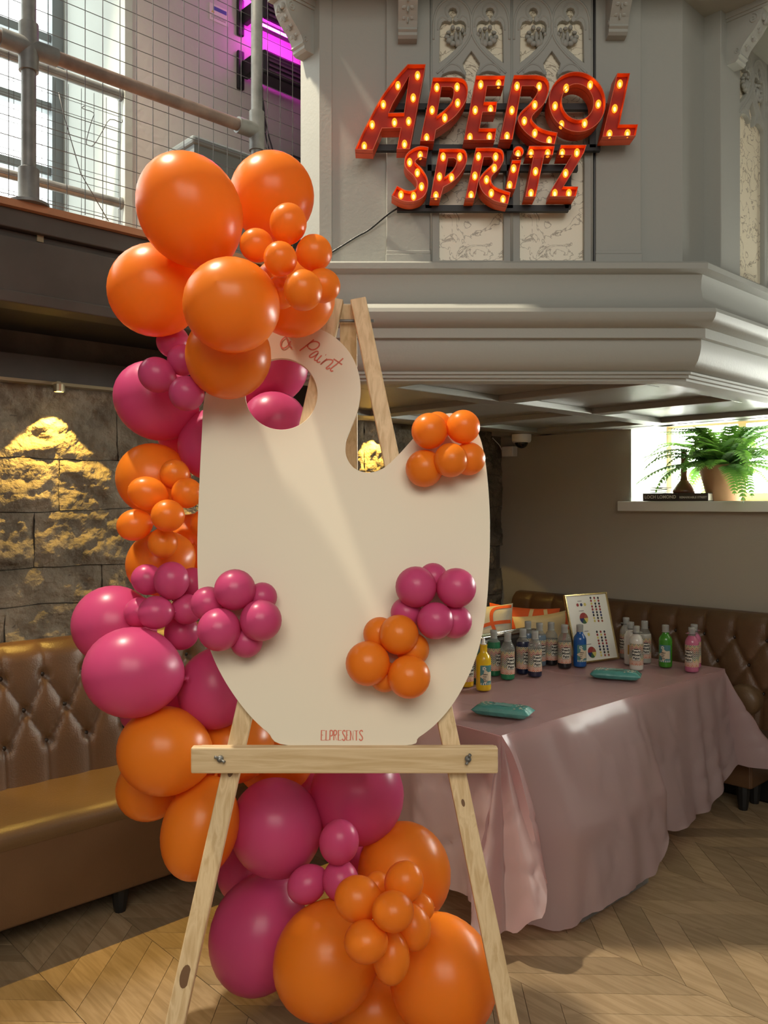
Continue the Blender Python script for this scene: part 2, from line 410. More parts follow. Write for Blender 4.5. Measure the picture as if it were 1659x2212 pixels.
# ---- plain wall (right) with small deep window
XW0, XW1, ZW0, ZW1 = .991, 3.45, 1.56, 2.14
wr = MB()
wr.box(-1.0, XW0, 0, .55, 0, 7.0); wr.box(XW1, 7.5, 0, .55, 0, 7.0); wr.box(XW0, XW1, 0, .55, 0, ZW0); wr.box(XW0, XW1, 0, .55, ZW1, 7.0)
wr = struct(obj('wall_right', wr.xf(ROOM), M['plain_wall']), 'plain beige wall with a small window recess')
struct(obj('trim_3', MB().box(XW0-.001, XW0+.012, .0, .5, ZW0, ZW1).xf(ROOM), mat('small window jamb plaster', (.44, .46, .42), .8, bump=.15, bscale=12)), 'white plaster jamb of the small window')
struct(obj('window_sill', MB().box(XW0-.05, XW1+.05, -.055, .5, ZW0, 1.62).xf(ROOM), M['white_wall'], bevel=.004), 'white window sill')
w2 = thing('window_2', 'small daylit window behind the fern', None, R((XW0+XW1)/2, .47, 1.62), RANG, kind='structure')
hw = (XW1-XW0)/2
fr = MB(); fr.box(-hw, hw, -.03, .03, 0, .05)
for xx in (-hw+.02, -hw+.50, -hw+.98, -hw+1.5, hw-.02): fr.box(xx-.025, xx+.025, -.03, .03, 0, .52)
fr.box(-hw, hw, -.03, .03, .47, .52)
obj('window_frame', fr, mat('pale wood frame', (.50, .36, .20), .5), w2)
for a, b in ((-hw, -hw+.5), (-hw+.5, -hw+.98), (-hw+.98, -hw+1.5), (-hw+1.5, hw)):
    obj('pane', MB().box(a, b, .0, .008, .03, .50), M['glass_pane2'], w2)

struct(obj('baseboard_right', MB().box(.02, 7.4, -.018, -.001, 0, .15).xf(ROOM), M['blackwood'], bevel=.003), 'dark skirting board along the plain wall')
# ---- balcony: floor slab, fascia, soffit, cross beam
YB0, YB1 = -7.5, -2.17
bf = MB().box(.0, .68, YB0, YB1, 2.643, 2.668)
struct(obj('balcony_floor', bf.xf(ROOM), M['floor_edge']), 'floorboards of the balcony with reddish edge')
fa = MB(); fa.box(.60, .655, YB0, YB1, 2.575, 2.643); fa.box(.56, .62, YB0, YB1, 2.545, 2.575); fa.box(.58, .65, YB0, YB1, 2.35, 2.545); fa.box(.545, .665, YB0, YB1, 2.31, 2.352)
fa = struct(obj('trim_4', fa.xf(ROOM), M['fascia'], bevel=.004), 'dark stepped fascia beam of the balcony')
for yy in (-3.62, -3.43, -2.95, -2.5):
    obj('bolt', MB().box(.62, .632, yy-.012, yy+.012, 2.552, 2.575).xf(Matrix.Translation(-fa.location) @ ROOM), M['brass'], fa)
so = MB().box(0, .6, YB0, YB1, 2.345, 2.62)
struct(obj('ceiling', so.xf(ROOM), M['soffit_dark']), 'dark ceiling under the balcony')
cb = MB().box(.0, .56, -3.95, -3.6, 2.312, 2.35)
struct(obj('trim_5', cb.xf(ROOM), M['fascia']), 'cross beam under the balcony')

# ---- canopy block (an octagonal bay): footprint in world metres
YW = 3.04
FP = [(-.312, 3.12), (-.2365, YW), (1.089, YW), (1.089+U.x*1.71, YW+U.y*1.71)]
back = [tuple(R(2.213, .0)[:2]), tuple(R(.0, .0)[:2]), (-.312, 4.76)]
BLK = FP+back
ZS = 2.06
wf = MB()
wf.prism(FP+[tuple(R(2.213, .0)[:2]), (.825, 5.826), (-.312, 4.76)], 2.43, 5.2)
wf = struct(obj('wall_front', wf, M['paint_wall']), 'greige panelled bay wall above the cornice')
NRM = []
segs = list(zip(FP[:-1], FP[1:]))
for a, b in segs:
    d = Vector((b[0]-a[0], b[1]-a[1], 0)).normalized(); NRM.append(Vector((d.y, -d.x, 0)))
def off_path(o):
    out = []
    for i, p in enumerate(FP):
        ns = [NRM[j] for j in (i-1, i) if 0 <= j < len(NRM)]
        if len(ns) == 2: m = (ns[0]+ns[1])/(1+ns[0].dot(ns[1]))
        else: m = ns[0]
        out.append(Vector((p[0], p[1], 0))+m*o)
    return out
prof = [(.0, 2.455), (.112, 2.455), (.119, 2.448), (.119, 2.428), (.108, 2.418), (.094, 2.414), (.089, 2.395), (.088, 2.365), (.094, 2.335), (.108, 2.308), (.130, 2.290),
        (.152, 2.282), (.156, 2.268), (.150, 2.250), (.136, 2.234), (.116, 2.224), (.107, 2.221), (.107, 2.187), (.088, 2.185), (.088, 2.160), (.083, 2.136), (.073, 2.112), (.056, 2.090), (.036, 2.080),
        (.040, 2.078), (.040, 2.070), (.030, 2.068), (.030, 2.058), (.018, 2.056), (.018, ZS-.012), (-.06, ZS-.012)]
co = MB(); paths = [off_path(o) for o, z in prof]; nP = len(FP)
vs = [Vector((paths[i][k].x, paths[i][k].y, prof[i][1])) for i in range(len(prof)) for k in range(nP)]
co.add(vs, [(i*nP+k, (i+1)*nP+k, (i+1)*nP+k+1, i*nP+k+1) for i in range(len(prof)-1) for k in range(nP-1)])
struct(obj('trim_6', co, M['paint_wall'], smooth=32), 'deep moulded greige cornice around the bay')
core = [(p[0], p[1]) for p in off_path(-.05)]+[tuple(R(.1, .0)[:2]), (-.262, 4.7)]
sf = MB().prism(core, ZS+.028, 2.44)
sf = struct(obj('ceiling_canopy', sf, M['soffit']), 'panelled greige soffit under the bay')
clipc = [tuple(p) for p in core]
area = sum(clipc[i-1][0]*clipc[i][1]-clipc[i][0]*clipc[i-1][1] for i in range(len(clipc)))
if area < 0: clipc.reverse()
def soffit_strip(x0, x1, y0, y1):
    q = [tuple(R(a, b)[:2]) for a, b in ((x0,y0),(x1,y0),(x1,y1),(x0,y1))]
    c = clip_poly(q, clipc)
    if len(c) > 2: obj('batten', MB().prism([(p[0]-sf.location.x, p[1]-sf.location.y) for p in c], ZS-sf.location.z, ZS+.03-sf.location.z), M['soffit'], sf, bevel=.004)
for xx in (.42, 1.27, 2.10): soffit_strip(xx-.055, xx+.055, -4, -.02)
xs = [.1, .365, .475, 1.215, 1.325, 2.045, 2.155, 3.2]
for yy in (-.18, -.88, -1.62, -2.36):
    for i in range(0, 8, 2):
        soffit_strip(xs[i], xs[i+1], yy-.055, yy+.055)
soffit_strip(.0, 3.2, -.1, -.0)
# upper entablature over the bay
ent = [FP[0], (FP[1][0], YW-.28)]+[(p.x, p.y) for p in off_path(.28)[2:]]+[tuple(R(2.213, .0)[:2]), (.825, 5.826), (-.312, 4.76)]
en = MB().prism(ent, 3.445, 3.62)
en = struct(obj('trim_7', en, M['paint_wall']), 'overhanging upper entablature of the bay')

# ---- pilasters, panels and tracery on the bay wall (children of wall_front)
WFL = wf.location.copy()
def wfo(name, mb, m, **k): return obj(name, mb.xf(Matrix.Translation(-WFL)), m, wf, **k)
def fx(px, Y=YW): return (px-830)/F*Y
def fz(py, Y=YW): return CH-(py-HZ)/F*Y
for a, b in ((835, 929), (1284, 1382)):
    pl = MB(); pl.box(fx(a), fx(b), YW-.022, YW+.01, 2.45, 3.45)
    pl.box(fx(a)-.002, fx(b)+.002, YW-.030, YW, 2.45, fz(553)); pl.box(fx(a)-.001, fx(b)+.001, YW-.026, YW, fz(553), fz(545))
    wfo('pilaster', pl, M['paint_wall'], bevel=.003)
wfo('corner_strip', MB().box(fx(690), fx(718), YW-.006, YW+.01, 2.45, 3.45), M['paint_wall'], bevel=.002)
CF = frame((1.089, YW, 0), U, (0, 0, 1))     # chamfer face: x along the face, y up, z = outward? fixed below
if (CF.to_3x3() @ Vector((0,0,1))).dot(NRM[2]) < 0: pass
FF = frame((0, YW, 0), (1,0,0), (0,0,1))     # front face: x right, y up, z towards the room
wfo('pilaster', MB().box(.17, .324, 2.45, 3.45, -.01, .065).xf(CF), M['paint_wall'], bevel=.003)
CU = .223*3.02/F
def tracery_half():
    L = [(112, 655), (118, 300), (140, 245), (175, 226), (205, 232), (225, 238), (238, 225), (232, 205), (212, 185), (200, 150), (215, 112), (250, 98), (285, 112), (300, 150), (288, 185), (268, 205), (262, 225), (278, 238), (300, 230), (330, 224), (365, 240), (385, 275), (382, 335), (350, 425), (280, 515), (200, 590)]
    L2 = [(860-x, y) for x, y in L][::-1]
    Lo = [(112, 2560), (112, 800), (150, 745), (210, 720), (275, 712), (335, 728), (368, 762), (372, 735), (348, 690), (340, 645), (385, 575), (430, 515), (475, 575), (520, 645), (512, 690), (488, 735), (492, 762), (525, 728), (585, 712), (650, 720), (710, 745), (750, 800), (750, 2560)]
    rect = [(40, -40), (820, -40), (820, 2600), (40, 2600)]
    return rect, [L, L2, Lo]
def tr(p): return [((x-40)*CU, -y*CU) for x, y in p]
rect, holes = tracery_half()
pm_ = plate([tr(rect)]+[tr(h) for h in holes], .010, .003)
ribs = MB()
for mir in (0, 1):
    mx = (lambda x: 860-x) if mir else (lambda x: x)
    for path, r in (([(62, 420), (66, 250), (95, 130), (160, 50), (250, 18), (340, 50), (405, 130), (428, 230), (430, 330), (395, 430), (310, 545), (200, 650), (95, 745)], 13),
                    ([(150, 735), (175, 690), (230, 655), (290, 665), (335, 705), (366, 760)], 9),
                    ([(205, 232), (150, 200), (110, 240), (105, 330)], 8), ([(300, 232), (345, 190), (390, 220), (400, 300)], 8),
                    ([(205, 205), (180, 160), (190, 100), (250, 66), (310, 100), (320, 160), (295, 205)], 8)):
        ribs.tube([(((mx(p.x)-40)*CU), -p.y*CU, .012) for p in spline(path, 5)], r*CU, 6)
for xx, w in ((44, 14), (816, 14)): ribs.tube([((xx-40)*CU, .01, .010), ((xx-40)*CU, -2580*CU, .010)], w*CU, 6)
boss = MB(); random.seed(3)
for mir in (0, 1):
    mx = (lambda x: 860-x) if mir else (lambda x: x)
    for (x, y, rx, ry, z) in ((210, 345, 26, 18, 20), (250, 300, 22, 26, 26), (300, 312, 24, 18, 30), (345, 325, 18, 26, 24), (365, 365, 20, 24, 22), (195, 390, 28, 22, 26), (215, 430, 34, 30, 34), (250, 455, 30, 28, 30), (280, 390, 20, 60, 26), (320, 390, 16, 55, 28), (300, 450, 34, 40, 24), (240, 400, 22, 30, 22), (330, 430, 18, 50, 20)):
        boss.ball((((mx(x)-40)*CU), -y*CU, z*CU), CU, 8, 6, sc=(rx, ry, 26))
tr_me = pm_.mesh('tracery', M['paint_wall']); tr_me.shade_smooth(); tr_me.set_sharp_from_angle(angle=math.radians(35))
rib_me = ribs.mesh('rib', M['paint_wall']); rib_me.shade_smooth()
boss_me = boss.mesh('foliage_boss', M['paint_wall']); boss_me.shade_smooth()
HW = 780*CU; PT = 3.44
mar_me = MB().box(.0, HW, -2600*CU, .01, -.012, -.006).mesh('marble_panel', M['marble'])
def panel(FR, x0):
    for k in (0, 1):
        MX = Matrix.Translation(-WFL) @ FR @ Matrix.Translation((x0+k*HW, PT, .010))
        for nm, me in (('tracery', tr_me), ('rib', rib_me), ('foliage_boss', boss_me), ('marble_panel', mar_me)):
            o = bpy.data.objects.new(nm, me); COL.objects.link(o); o.parent = wf; o.matrix_basis = MX
panel(FF, fx(931)); panel(CF, .40)
for px in (930.5, 1281.5): wfo('shadow_gap', MB().box(fx(px-1.6), fx(px+1.6), YW-.0225, YW, 2.45, 3.45), M['black'])
# corbels
def corbel_mesh():
    mb = MB(); pr = [(0,0),(.15,0),(.15,-.018),(.135,-.026),(.13,-.042),(.122,-.070),(.104,-.095),(.080,-.118),(.060,-.14),(.050,-.158),(.052,-.166),(.044,-.172),(.044,-.182),(.034,-.19),(0,-.19)]
    w = .034; n = len(pr)
    mb.add([(-w, z, d) for d, z in pr]+[(w, z, d) for d, z in pr], [tuple(range(n)), tuple(reversed(range(n, 2*n)))]+[(i, n+i, n+(i+1)%n, (i+1)%n) for i in range(n)])
    mb.box(-w-.01, w+.01, -.020, .01, 0, .165); mb.box(-w-.005, w+.005, -.030, -.02, 0, .155)
    for i in range(5):
        z = -.055-.024*i; d = .128-.019*i-.002*i*i*.5
        for sx in (-1, 1):
            mb.ball((sx*.013, z, d), .006, 8, 5, sc=(1.9, 2.2, 1.3), M3=Matrix.Rotation(sx*.6, 3, 'Z'))
        mb.ball((0, z-.01, d), .005, 8, 5, sc=(.8, 2.5, 1.6))
    for sx in (-1, 1):
        mb.tube([(sx*w, -.055+.018*math.cos(t*.5)*(1-t/22), .10+.018*math.sin(t*.5)*(1-t/22)) for t in range(0, 20)], .003, 5)
        mb.tube([(sx*w, -.150+.010*math.cos(t*.5)*(1-t/22), .038+.010*math.sin(t*.5)*(1-t/22)) for t in range(0, 20)], .0025, 5)
    return mb.mesh('corbel', M['paint_wall'])
cme = corbel_mesh()
LF = frame((FP[0][0], FP[0][1], 0), Vector((FP[1][0]-FP[0][0], FP[1][1]-FP[0][1], 0)), (0, 0, 1))
for FR, x, z, dz in ((FF, fx(881, 2.98), .022, 3.458), (FF, fx(1335, 2.98), .022, 3.470), (LF, .045, .0, 3.445), (CF, .25, .065, 3.445)):
    o = bpy.data.objects.new('corbel', cme); COL.objects.link(o); o.parent = wf
    o.matrix_basis = Matrix.Translation(-WFL) @ FR @ Matrix.Translation((x, dz, z))

# ================================================================ LETTER SIGN
YSF = 2.905; sg_o = pix(1070, 445, YSF); sg_o.y = YSF
sign = thing('letter_sign', 'red marquee letter sign with amber bulbs reading APEROL SPRITZ on the bay wall', 'sign', sg_o)
def cpt(c): p = pix(740+c[0]*.41, 100+c[1]*.41, YSF); return (p.x-sg_o.x, p.z-sg_o.z)
def thick(path, w):
    P = spline(path, 5); a = []; b = []
    for i, p in enumerate(P):
        d = (P[min(i+1, len(P)-1)]-P[max(i-1, 0)]).normalized(); nn = Vector((-d.y, d.x, 0)); a.append(p+nn*w/2); b.append(p-nn*w/2)
    return [(p.x, p.y) for p in a+b[::-1]]
def sm(pts, k=4): return [(p.x, p.y) for p in spline(pts, k)]
def ell(cx, cy, rx, ry, rot=0, n=40):
    return [(cx+rx*math.cos(t)*math.cos(rot)-ry*math.sin(t)*math.sin(rot), cy+rx*math.cos(t)*math.sin(rot)+ry*math.sin(t)*math.cos(rot)) for t in [2*math.pi*i/n for i in range(n)]]
LET = [
 ([sm([(345,95),(280,168),(205,270),(145,380),(100,470),(68,542)])+[(160,545),(208,430),(310,428),(288,540),(354,540),(438,95)], [(354,150),(326,350),(243,352),(265,300),(310,225)]],
  [(397,145),(293,198),(374,263),(216,298),(350,387),(157,405),(275,393),(328,508),(115,518)]),
 ([[(478,165)]+sm([(600,165),(640,175),(660,215),(650,285),(600,360),(545,405),(492,440)])+[(482,497),(412,497)], [(522,212)]+sm([(572,212),(588,230),(580,285),(545,330),(498,366)])],
  [(499,208),(606,206),(609,290),(474,328),(541,369),(445,474)]),
 ([[(705,155),(858,155),(850,207),(762,207),(748,292),(815,292),(808,345),(738,345),(722,432),(812,432),(803,492),(642,492)]],
  [(731,193),(825,190),(702,328),(783,324),(674,472),(777,469)]),
 ([[(905,152)]+sm([(1020,152),(1070,165),(1090,215),(1062,300),(1000,366),(1012,405),(1060,438),(1133,455)])+sm([(1118,515),(1040,500),(970,455),(928,395),(940,350),(990,300),(1030,240),(1012,208)])+[(945,208),(896,490),(832,490)]],
  [(923,201),(1040,203),(1017,300),(896,329),(962,385),(1017,450),(870,466),(1093,490)]),
 ([ell(1238,292,148,158,-.25), ell(1240,292,84,96,-.25)], [(1183,212),(1310,195),(1124,306),(1353,296),(1158,405),(1281,398)]),
 ([[(1450,142),(1515,142),(1460,412),(1557,412),(1545,470),(1372,475)]], [(1467,190),(1440,320),(1412,455),(1507,452)]),
 ([thick([(448,560),(405,556),(362,585),(360,625),(398,665),(422,712),(412,765),(372,788),(325,785),(275,760)], 56)], [(411,568),(355,604),(396,659),(418,732),(376,783),(309,776)]),
 ([[(512,540)]+sm([(610,540),(645,548),(657,590),(638,645),(590,705),(532,740)])+[(515,797),(465,797)], [(556,588)]+sm([(588,587),(604,605),(585,650),(538,690)])], [(532,575),(620,576),(513,680),(577,685),(494,780)]),
 ([[(705,535)]+sm([(800,535),(842,548),(850,595),(825,645),(784,690),(802,738),(885,770)])+sm([(872,830),(800,812),(740,765),(722,705),(750,660),(795,615),(785,582)])+[(745,582),(697,799),(650,799)]], [(719,573),(810,575),(803,635),(700,676),(762,696),(680,778),(787,767),(849,800)]),
 ([ell(928,554,27,27,0,24), [(895,600),(942,600),(910,750),(862,750)]], [(928,562),(905,637),(884,725)]),
 ([[(985,526),(1118,526),(1108,572),(1063,572),(1018,792),(965,792),(1010,572),(972,572)]], [(997,557),(1085,557),(1021,652),(997,768)]),
 ([[(1152,520),(1285,520),(1272,560),(1165,738),(1242,740),(1230,790),(1095,790),(1100,760),(1210,572),(1140,572)]], [(1162,555),(1240,553),(1180,662),(1123,768),(1197,768)]),
]
gm, gn, gl, gb = newmat('amber bulb glass')
em = gn.new('ShaderNodeEmission'); em.inputs[0].default_value = (1, .36, .02, 1); em.inputs[1].default_value = 1.5
trn = gn.new('ShaderNodeBsdfTransparent'); mx = gn.new('ShaderNodeMixShader'); mx.inputs[0].default_value = .55
gl.new(em.outputs[0], mx.inputs[1]); gl.new(trn.outputs[0], mx.inputs[2]); gl.new(mx.outputs[0], gn['Material Output'].inputs[0])
bm_ = MB().ball((0, -.016, 0), .0115, 12, 8, sc=(.85, 1.35, 1.25)); bm_.ball((0, -.016, -.002), .0048, 8, 6, 1, sc=(1, 1, 1.7)); bm_.lathe([(.008, -.004), (.008, .004)], 10, mi=2)
bm_.v = bm_.v  # socket ring kept with the bulb
bulb_me = bm_.mesh('bulb', [gm, M['filament'], M['sign_side']]); bulb_me.shade_smooth()
DEP, REC = .075, .028
for polys, bulbs in LET:
    P2 = [[cpt(q) for q in p] for p in polys]
    fcm = plate(P2, .0015)
    mb = MB(); mb.add([(v.x, REC+v.z, v.y) for v in fcm.v], fcm.f, 0)
    for p in P2:
        n = len(p); mb.add([(x, 0, z) for x, z in p]+[(x, DEP, z) for x, z in p], [(i, (i+1)%n, n+(i+1)%n, n+i) for i in range(n)], 1)
    cx = sum(q[0] for q in P2[0])/len(P2[0])
    lo = obj('letter', mb, [M['sign_face'], M['sign_side']], sign)
    sd = lo.modifiers.new('solidify', 'SOLIDIFY'); sd.thickness = .0025; sd.offset = 0
    for bq in bulbs:
        x, z = cpt(bq); b = bpy.data.objects.new('bulb', bulb_me); COL.objects.link(b); b.parent = lo; b.location = (x, REC, z)
def sbar(a, b, hz):
    (x0, z0), (x1, z1) = cpt(a), cpt(b)
    if abs(x1-x0) > abs(z1-z0): mb = MB().box(x0, x1, DEP, DEP+.02, z0-hz, z0+hz)
    else: mb = MB().box(x0-hz, x0+hz, DEP, DEP+.02, min(z0, z1), max(z0, z1))
    obj('support_bar', mb, M['blackmetal'], sign)
for a, b in (((270,262),(1445,262)), ((165,484),(1390,484)), ((455,594),(1268,594)), ((290,812),(1218,812)), ((460,270),(460,812)), ((900,262),(900,812)), ((1348,262),(1348,484)), ((1215,594),(1215,812))): sbar(a, b, .011)
for (x, y) in ((460,300), (1348,300), (900,300), (460,800), (900,800)):
    xx, zz = cpt((x, y)); obj('standoff', MB().box(xx-.008, xx+.008, DEP+.02, YW-YSF-.008, zz-.008, zz+.008), M['blackmetal'], sign)
pts = [pix(872, 443, 2.99), pix(840, 462, 3.0), pix(800, 495, 3.02), pix(770, 512, 3.025), pix(722, 542, 3.025), pix(690, 562, 3.026), pix(680, 571, 3.02)]
tag(obj('cable', MB().tube(spline(pts, 5), .0035, 6), M['black'], smooth=True), 'thin black cable trailing from the letter sign down the bay wall', 'cable')

# ================================================================ BENCHES
def rthing(name, label, cat, x, y, z=0, group=None):
    t = thing(name, label, cat, R(x, y, z), RANG, group); t['_'] = 0; del t['_']; return t, Matrix.Translation((-x, -y, -z))
SP = .17; ZA, ZBt, ZC = .885, .748, .612
def tuft(s, z):
    q = s/SP; q = q-round(q); a = abs(q)
    if z > ZA: d = a*SP
    elif z > ZBt: d = abs(a-(ZA-z)/(ZA-ZBt)*.5)*SP
    elif z > ZC: d = abs(a-(.5-(ZBt-z)/(ZBt-ZC)*.5))*SP
    else: d = a*SP
    r = min(math.hypot(q*SP, z-ZA), math.hypot(q*SP, z-ZC), math.hypot((.5-a)*SP, z-ZBt))
    k = min(1, d/.08)
    return .011*(1-math.exp(-d/.008))+.010*k*(2-k)-.020*math.exp(-(r/.020)**2)
def back_fn(s, b):
    z = .44+(1.015-.44)*min(b/.86, 1)
    lean = .21-.09*(z-.44)/.575
    if b <= .86:
        top = max(0, (z-.95)/.065)
        return lean+tuft(s, z)*(1 if z < .985 else max(.35, 1-(z-.985)*16))-.03*top*top, z
    t = (b-.86)/.14; x0 = lean+tuft(s, 1.0)*.5-.03
    return x0*(1-t)+.01*t, 1.015+.006*math.sin(t*math.pi)
# left bench along the stone wall
bl, MT = rthing('banquette_bench', 'long tan leather tufted bench along the rough stone wall', 'bench', .35, -2.6)
SA, SB = -5.6, -.62
obj('backrest', MB().grid(lambda a, b: (lambda s, r: Vector((r[0], s, r[1])))(SA+(SB-SA)*a, back_fn(SA+(SB-SA)*a, b)), 360, 64, flip=True).xf(MT), M['leather'], bl, smooth=True)
def seat_profile(x0, x1):
    return [(x0, .455), ((x0+x1)/2, .468), (x1-.05, .462), (x1-.015, .452), (x1, .435), (x1+.003, .418), (x1-.006, .40), (x1-.012, .385)]
def extr(prof, s0, s1, n=2, axis='y'):
    mb = MB(); vs = []
    for k in range(n):
        s = s0+(s1-s0)*k/(n-1)
        for a, z in prof: vs.append((a, s, z) if axis == 'y' else (s, -a, z))
    m = len(prof)
    fs = [(k*m+i, k*m+i+1, (k+1)*m+i+1, (k+1)*m+i) for k in range(n-1) for i in range(m-1)]
    if axis == 'x': fs = [tuple(reversed(f)) for f in fs]
    return mb.add(vs, [tuple(reversed(f)) for f in fs]+[tuple(range(m)), tuple(reversed(range((n-1)*m, n*m)))])
obj('seat', extr([(.12, .40)]+seat_profile(.12, .66)+[(.12, .385)], SA, SB).xf(MT), M['leather_seat'], bl, smooth=50)
obj('base', MB().box(.10, .645, SA, SB, .105, .40).xf(MT), M['leather'], bl, bevel=.008)
for yy in (-5.0, -4.2, -3.78, -3.10, -2.4, -1.7, -.9):
    obj('leg', MB().lathe([(.022, 0), (.026, .02), (.034, .08), (.036, .108)], 10, (.58, yy, 0)).xf(MT), M['blackwood'], bl)
obj('plinth', MB().box(.02, .30, SA, SB, 0, .11).xf(MT), M['blackwood'], bl)
bt = MB().ball((0,0,0), .011, 10, 7, sc=(.7, 1, 1)).mesh('button', M['button']); bt.shade_smooth()
def buttons(parent, s0, s1, f):
    i0 = math.ceil(s0/SP)
    for row, (z, o) in enumerate(((ZA, 0), (ZBt, .5), (ZC, 0))):
        i = i0
        while (i+o)*SP < s1:
            o_ = bpy.data.objects.new('button', bt); COL.objects.link(o_); o_.parent = parent; o_.location = f((i+o)*SP, z); i += 1
buttons(bl, -3.75, -2.2, lambda s, z: MT @ Vector((.21-.09*(z-.44)/.575+tuft(s, z)+.006, s, z)))
# right bench under the small window
br, MT = rthing('banquette_bench', 'tan leather tufted bench with rolled arm under the small window', 'bench', .9, -.35)
RA, RB = .20, 2.02
obj('backrest', MB().grid(lambda a, b: (lambda s, r: Vector((s, -r[0], r[1])))(RA+(RB-RA)*a, back_fn(RA+(RB-RA)*a, b)), 150, 64, flip=True).xf(MT), M['leather'], br, smooth=True)
obj('seat', extr([(.12, .40)]+seat_profile(.12, .27)+[(.12, .385)], .20, 1.74, axis='x').xf(MT), M['leather_seat'], br, smooth=50)
obj('base', MB().box(.70, 1.84, -.26, -.06, .125, .40).xf(MT), M['leather'], br, bevel=.008)
for xx, yy in ((1.785, -.22), (1.3, -.22), (.8, -.22), (1.785, -.08)):
    obj('leg', MB().lathe([(.022, 0), (.026, .02), (.034, .09), (.036, .128)], 10, (xx, yy, 0)).xf(MT), M['blackwood'], br)
arm = MB(); n = 28; L = 12; vs = []
for j in range(L+1):
    yy = -.27+.24*j/L; k = 1-.25*max(0, 1-j/1.5)**2
    for i in range(n):
        a = 2*math.pi*i/n; vs.append((1.79+.088*k*math.cos(a), yy-.0, .575+.082*k*math.sin(a)))
arm.add(vs, [(j*n+i, j*n+(i+1)%n, (j+1)*n+(i+1)%n, (j+1)*n+i) for j in range(L) for i in range(n)]+[tuple(reversed(range(n))), tuple(range(L*n, L*n+n))])
obj('arm', arm.xf(MT), M['leather_seat'], br, smooth=60)
obj('arm_panel', MB().box(1.725, 1.845, -.255, -.04, .125, .56).xf(MT), M['leather'], br, bevel=.01)
buttons(br, .3, 1.9, lambda s, z: MT @ Vector((s, -(.21-.09*(z-.44)/.575+tuft(s, z)+.006), z)))

# ================================================================ TABLE, CLOTH
TX0, TX1, TY0, TY1, TZ = 1.0, 1.755, -2.19, -.38, .75
ft, MT = rthing('folding_table', 'folding table hidden under the pink plastic cloth', 'table', (TX0+TX1)/2, (TY0+TY1)/2)
obj('tabletop', MB().box(TX0, TX1, TY0, TY1, TZ-.035, TZ-.001).xf(MT), M['white_plastic'], ft, bevel=.006)
for xx in (TX0+.08, TX1-.08):
    for yy in (TY0+.18, TY1-.14-.15):
        obj('leg', MB().tube([(xx, yy, 0), (xx, yy, TZ-.03)], .014, 10).xf(MT), M['galv'], ft)
def lerp(tb, t):
    for (a, x), (b, y) in zip(tb[:-1], tb[1:]):
        if t <= b: k = (t-a)/(b-a) if b > a else 0; k = k*k*(3-2*k); return x+(y-x)*k
    return tb[-1][1]
per = []   # (base x, y, outward dx, dy, hem z, flare, crease amp)
for i in range(97):
    t = i/96; per.append((TX1, TY0+(TY1-TY0)*t, 1, 0, lerp([(0, .30), (.025, .26), (.05, .05), (.10, .02), (.2, .07), (.40, .09), (.44, .12), (.50, .20), (.62, .14), (.8, .14), (.93, .22), (1, .28)], t),
                          lerp([(0, .185), (.02, .17), (.05, .055), (.12, .12), (.2, .20), (.45, .20), (.56, .11), (.8, .085), (1, .06)], t), .009))
for i in range(1, 20):
    a = i/20*math.pi/2; t = i/20; fl_ = .06+.25*math.exp(-((t-.30)/.20)**2)
    per.append((TX1, TY1, math.cos(a), math.sin(a), .275+.20*max(0, t-.4), fl_, .004))
for i in range(41):
    t = i/40; per.append((TX1+(TX0-TX1)*t, TY1, 0, 1, .475+.01*math.sin(t*9), .03, .008))
for i in range(1, 8): a = math.pi/2+i/8*math.pi/2; per.append((TX0, TY1, math.cos(a), math.sin(a), .48, .04+.05*math.sin(i/8*math.pi), .004))
for i in range(61):
    t = i/60; per.append((TX0, TY1+(TY0-TY1)*t, -1, 0, .50, .035, .008))
for i in range(1, 8): a = math.pi+i/8*math.pi/2; per.append((TX0, TY0, math.cos(a), math.sin(a), .25, .05+.08*math.sin(i/8*math.pi), .004))
for i in range(41):
    t = i/40; per.append((TX0+(TX1-TX0)*t, TY0, 0, -1, .17+.04*math.sin(t*7), .055+.02*math.sin(t*14)+.09*max(0, (t-.75)/.25)**2, .012))
for i in range(1, 28):
    t = i/28; a = -math.pi/2+t*math.pi/2
    f2 = .16+.05*math.sin(t*math.pi*3)+.025*t
    hz = lerp([(0, .14), (.3, .09), (.6, .11), (.8, .19), (1, .30)], t)
    per.append((TX1, TY0, math.cos(a), math.sin(a), hz, f2, .005))
NP, LV = len(per), 26
cl = MB(); vs = []
arc = 0; acc = [0]
for i in range(1, NP): acc.append(acc[-1]+math.hypot(per[i][0]-per[i-1][0], per[i][1]-per[i-1][1])+.012)
for j in range(LV+1):
    q = j/LV
    for i, (bx, by, dx, dy, hz, flr, am) in enumerate(per):
        s = acc[i]; zd = (TZ+.004-hz)*q
        o = .006*min(1, q*12)+flr*(q**(1.25 if dx < .999 or flr < .12 else 1.25-(flr-.12)*9))
        w = am*math.sin(s*17+1.7*math.sin(s*5))*min(1, q*2.2)+am*1.6*noise.noise(Vector((s*6, q*2.0, 4)))*min(1, q*4)
        cr = abs(noise.noise(Vector((s*3.1+q*1.3, q*3.6-s*.8, 9)))); w += -.011*max(0, .10-cr)/.10*min(1, q*6)
        zz_ = TZ-zd; o = max(.004, o+w)
        if dx > .999:
            wn = max(0, 1-max(0, abs(by+1.61)-.33)/.16); wn = wn*wn*(3-2*wn); o = max(o, .162*min(1, (TZ-zz_)/.38)*wn)
        vs.append((bx+dx*o, by+dy*o, TZ+.004-zd+(.002 if j == 0 else 0)))
cl.add(vs, [(j*NP+i, (j+1)*NP+i, (j+1)*NP+(i+1)%NP, j*NP+(i+1)%NP) for j in range(LV) for i in range(NP)])
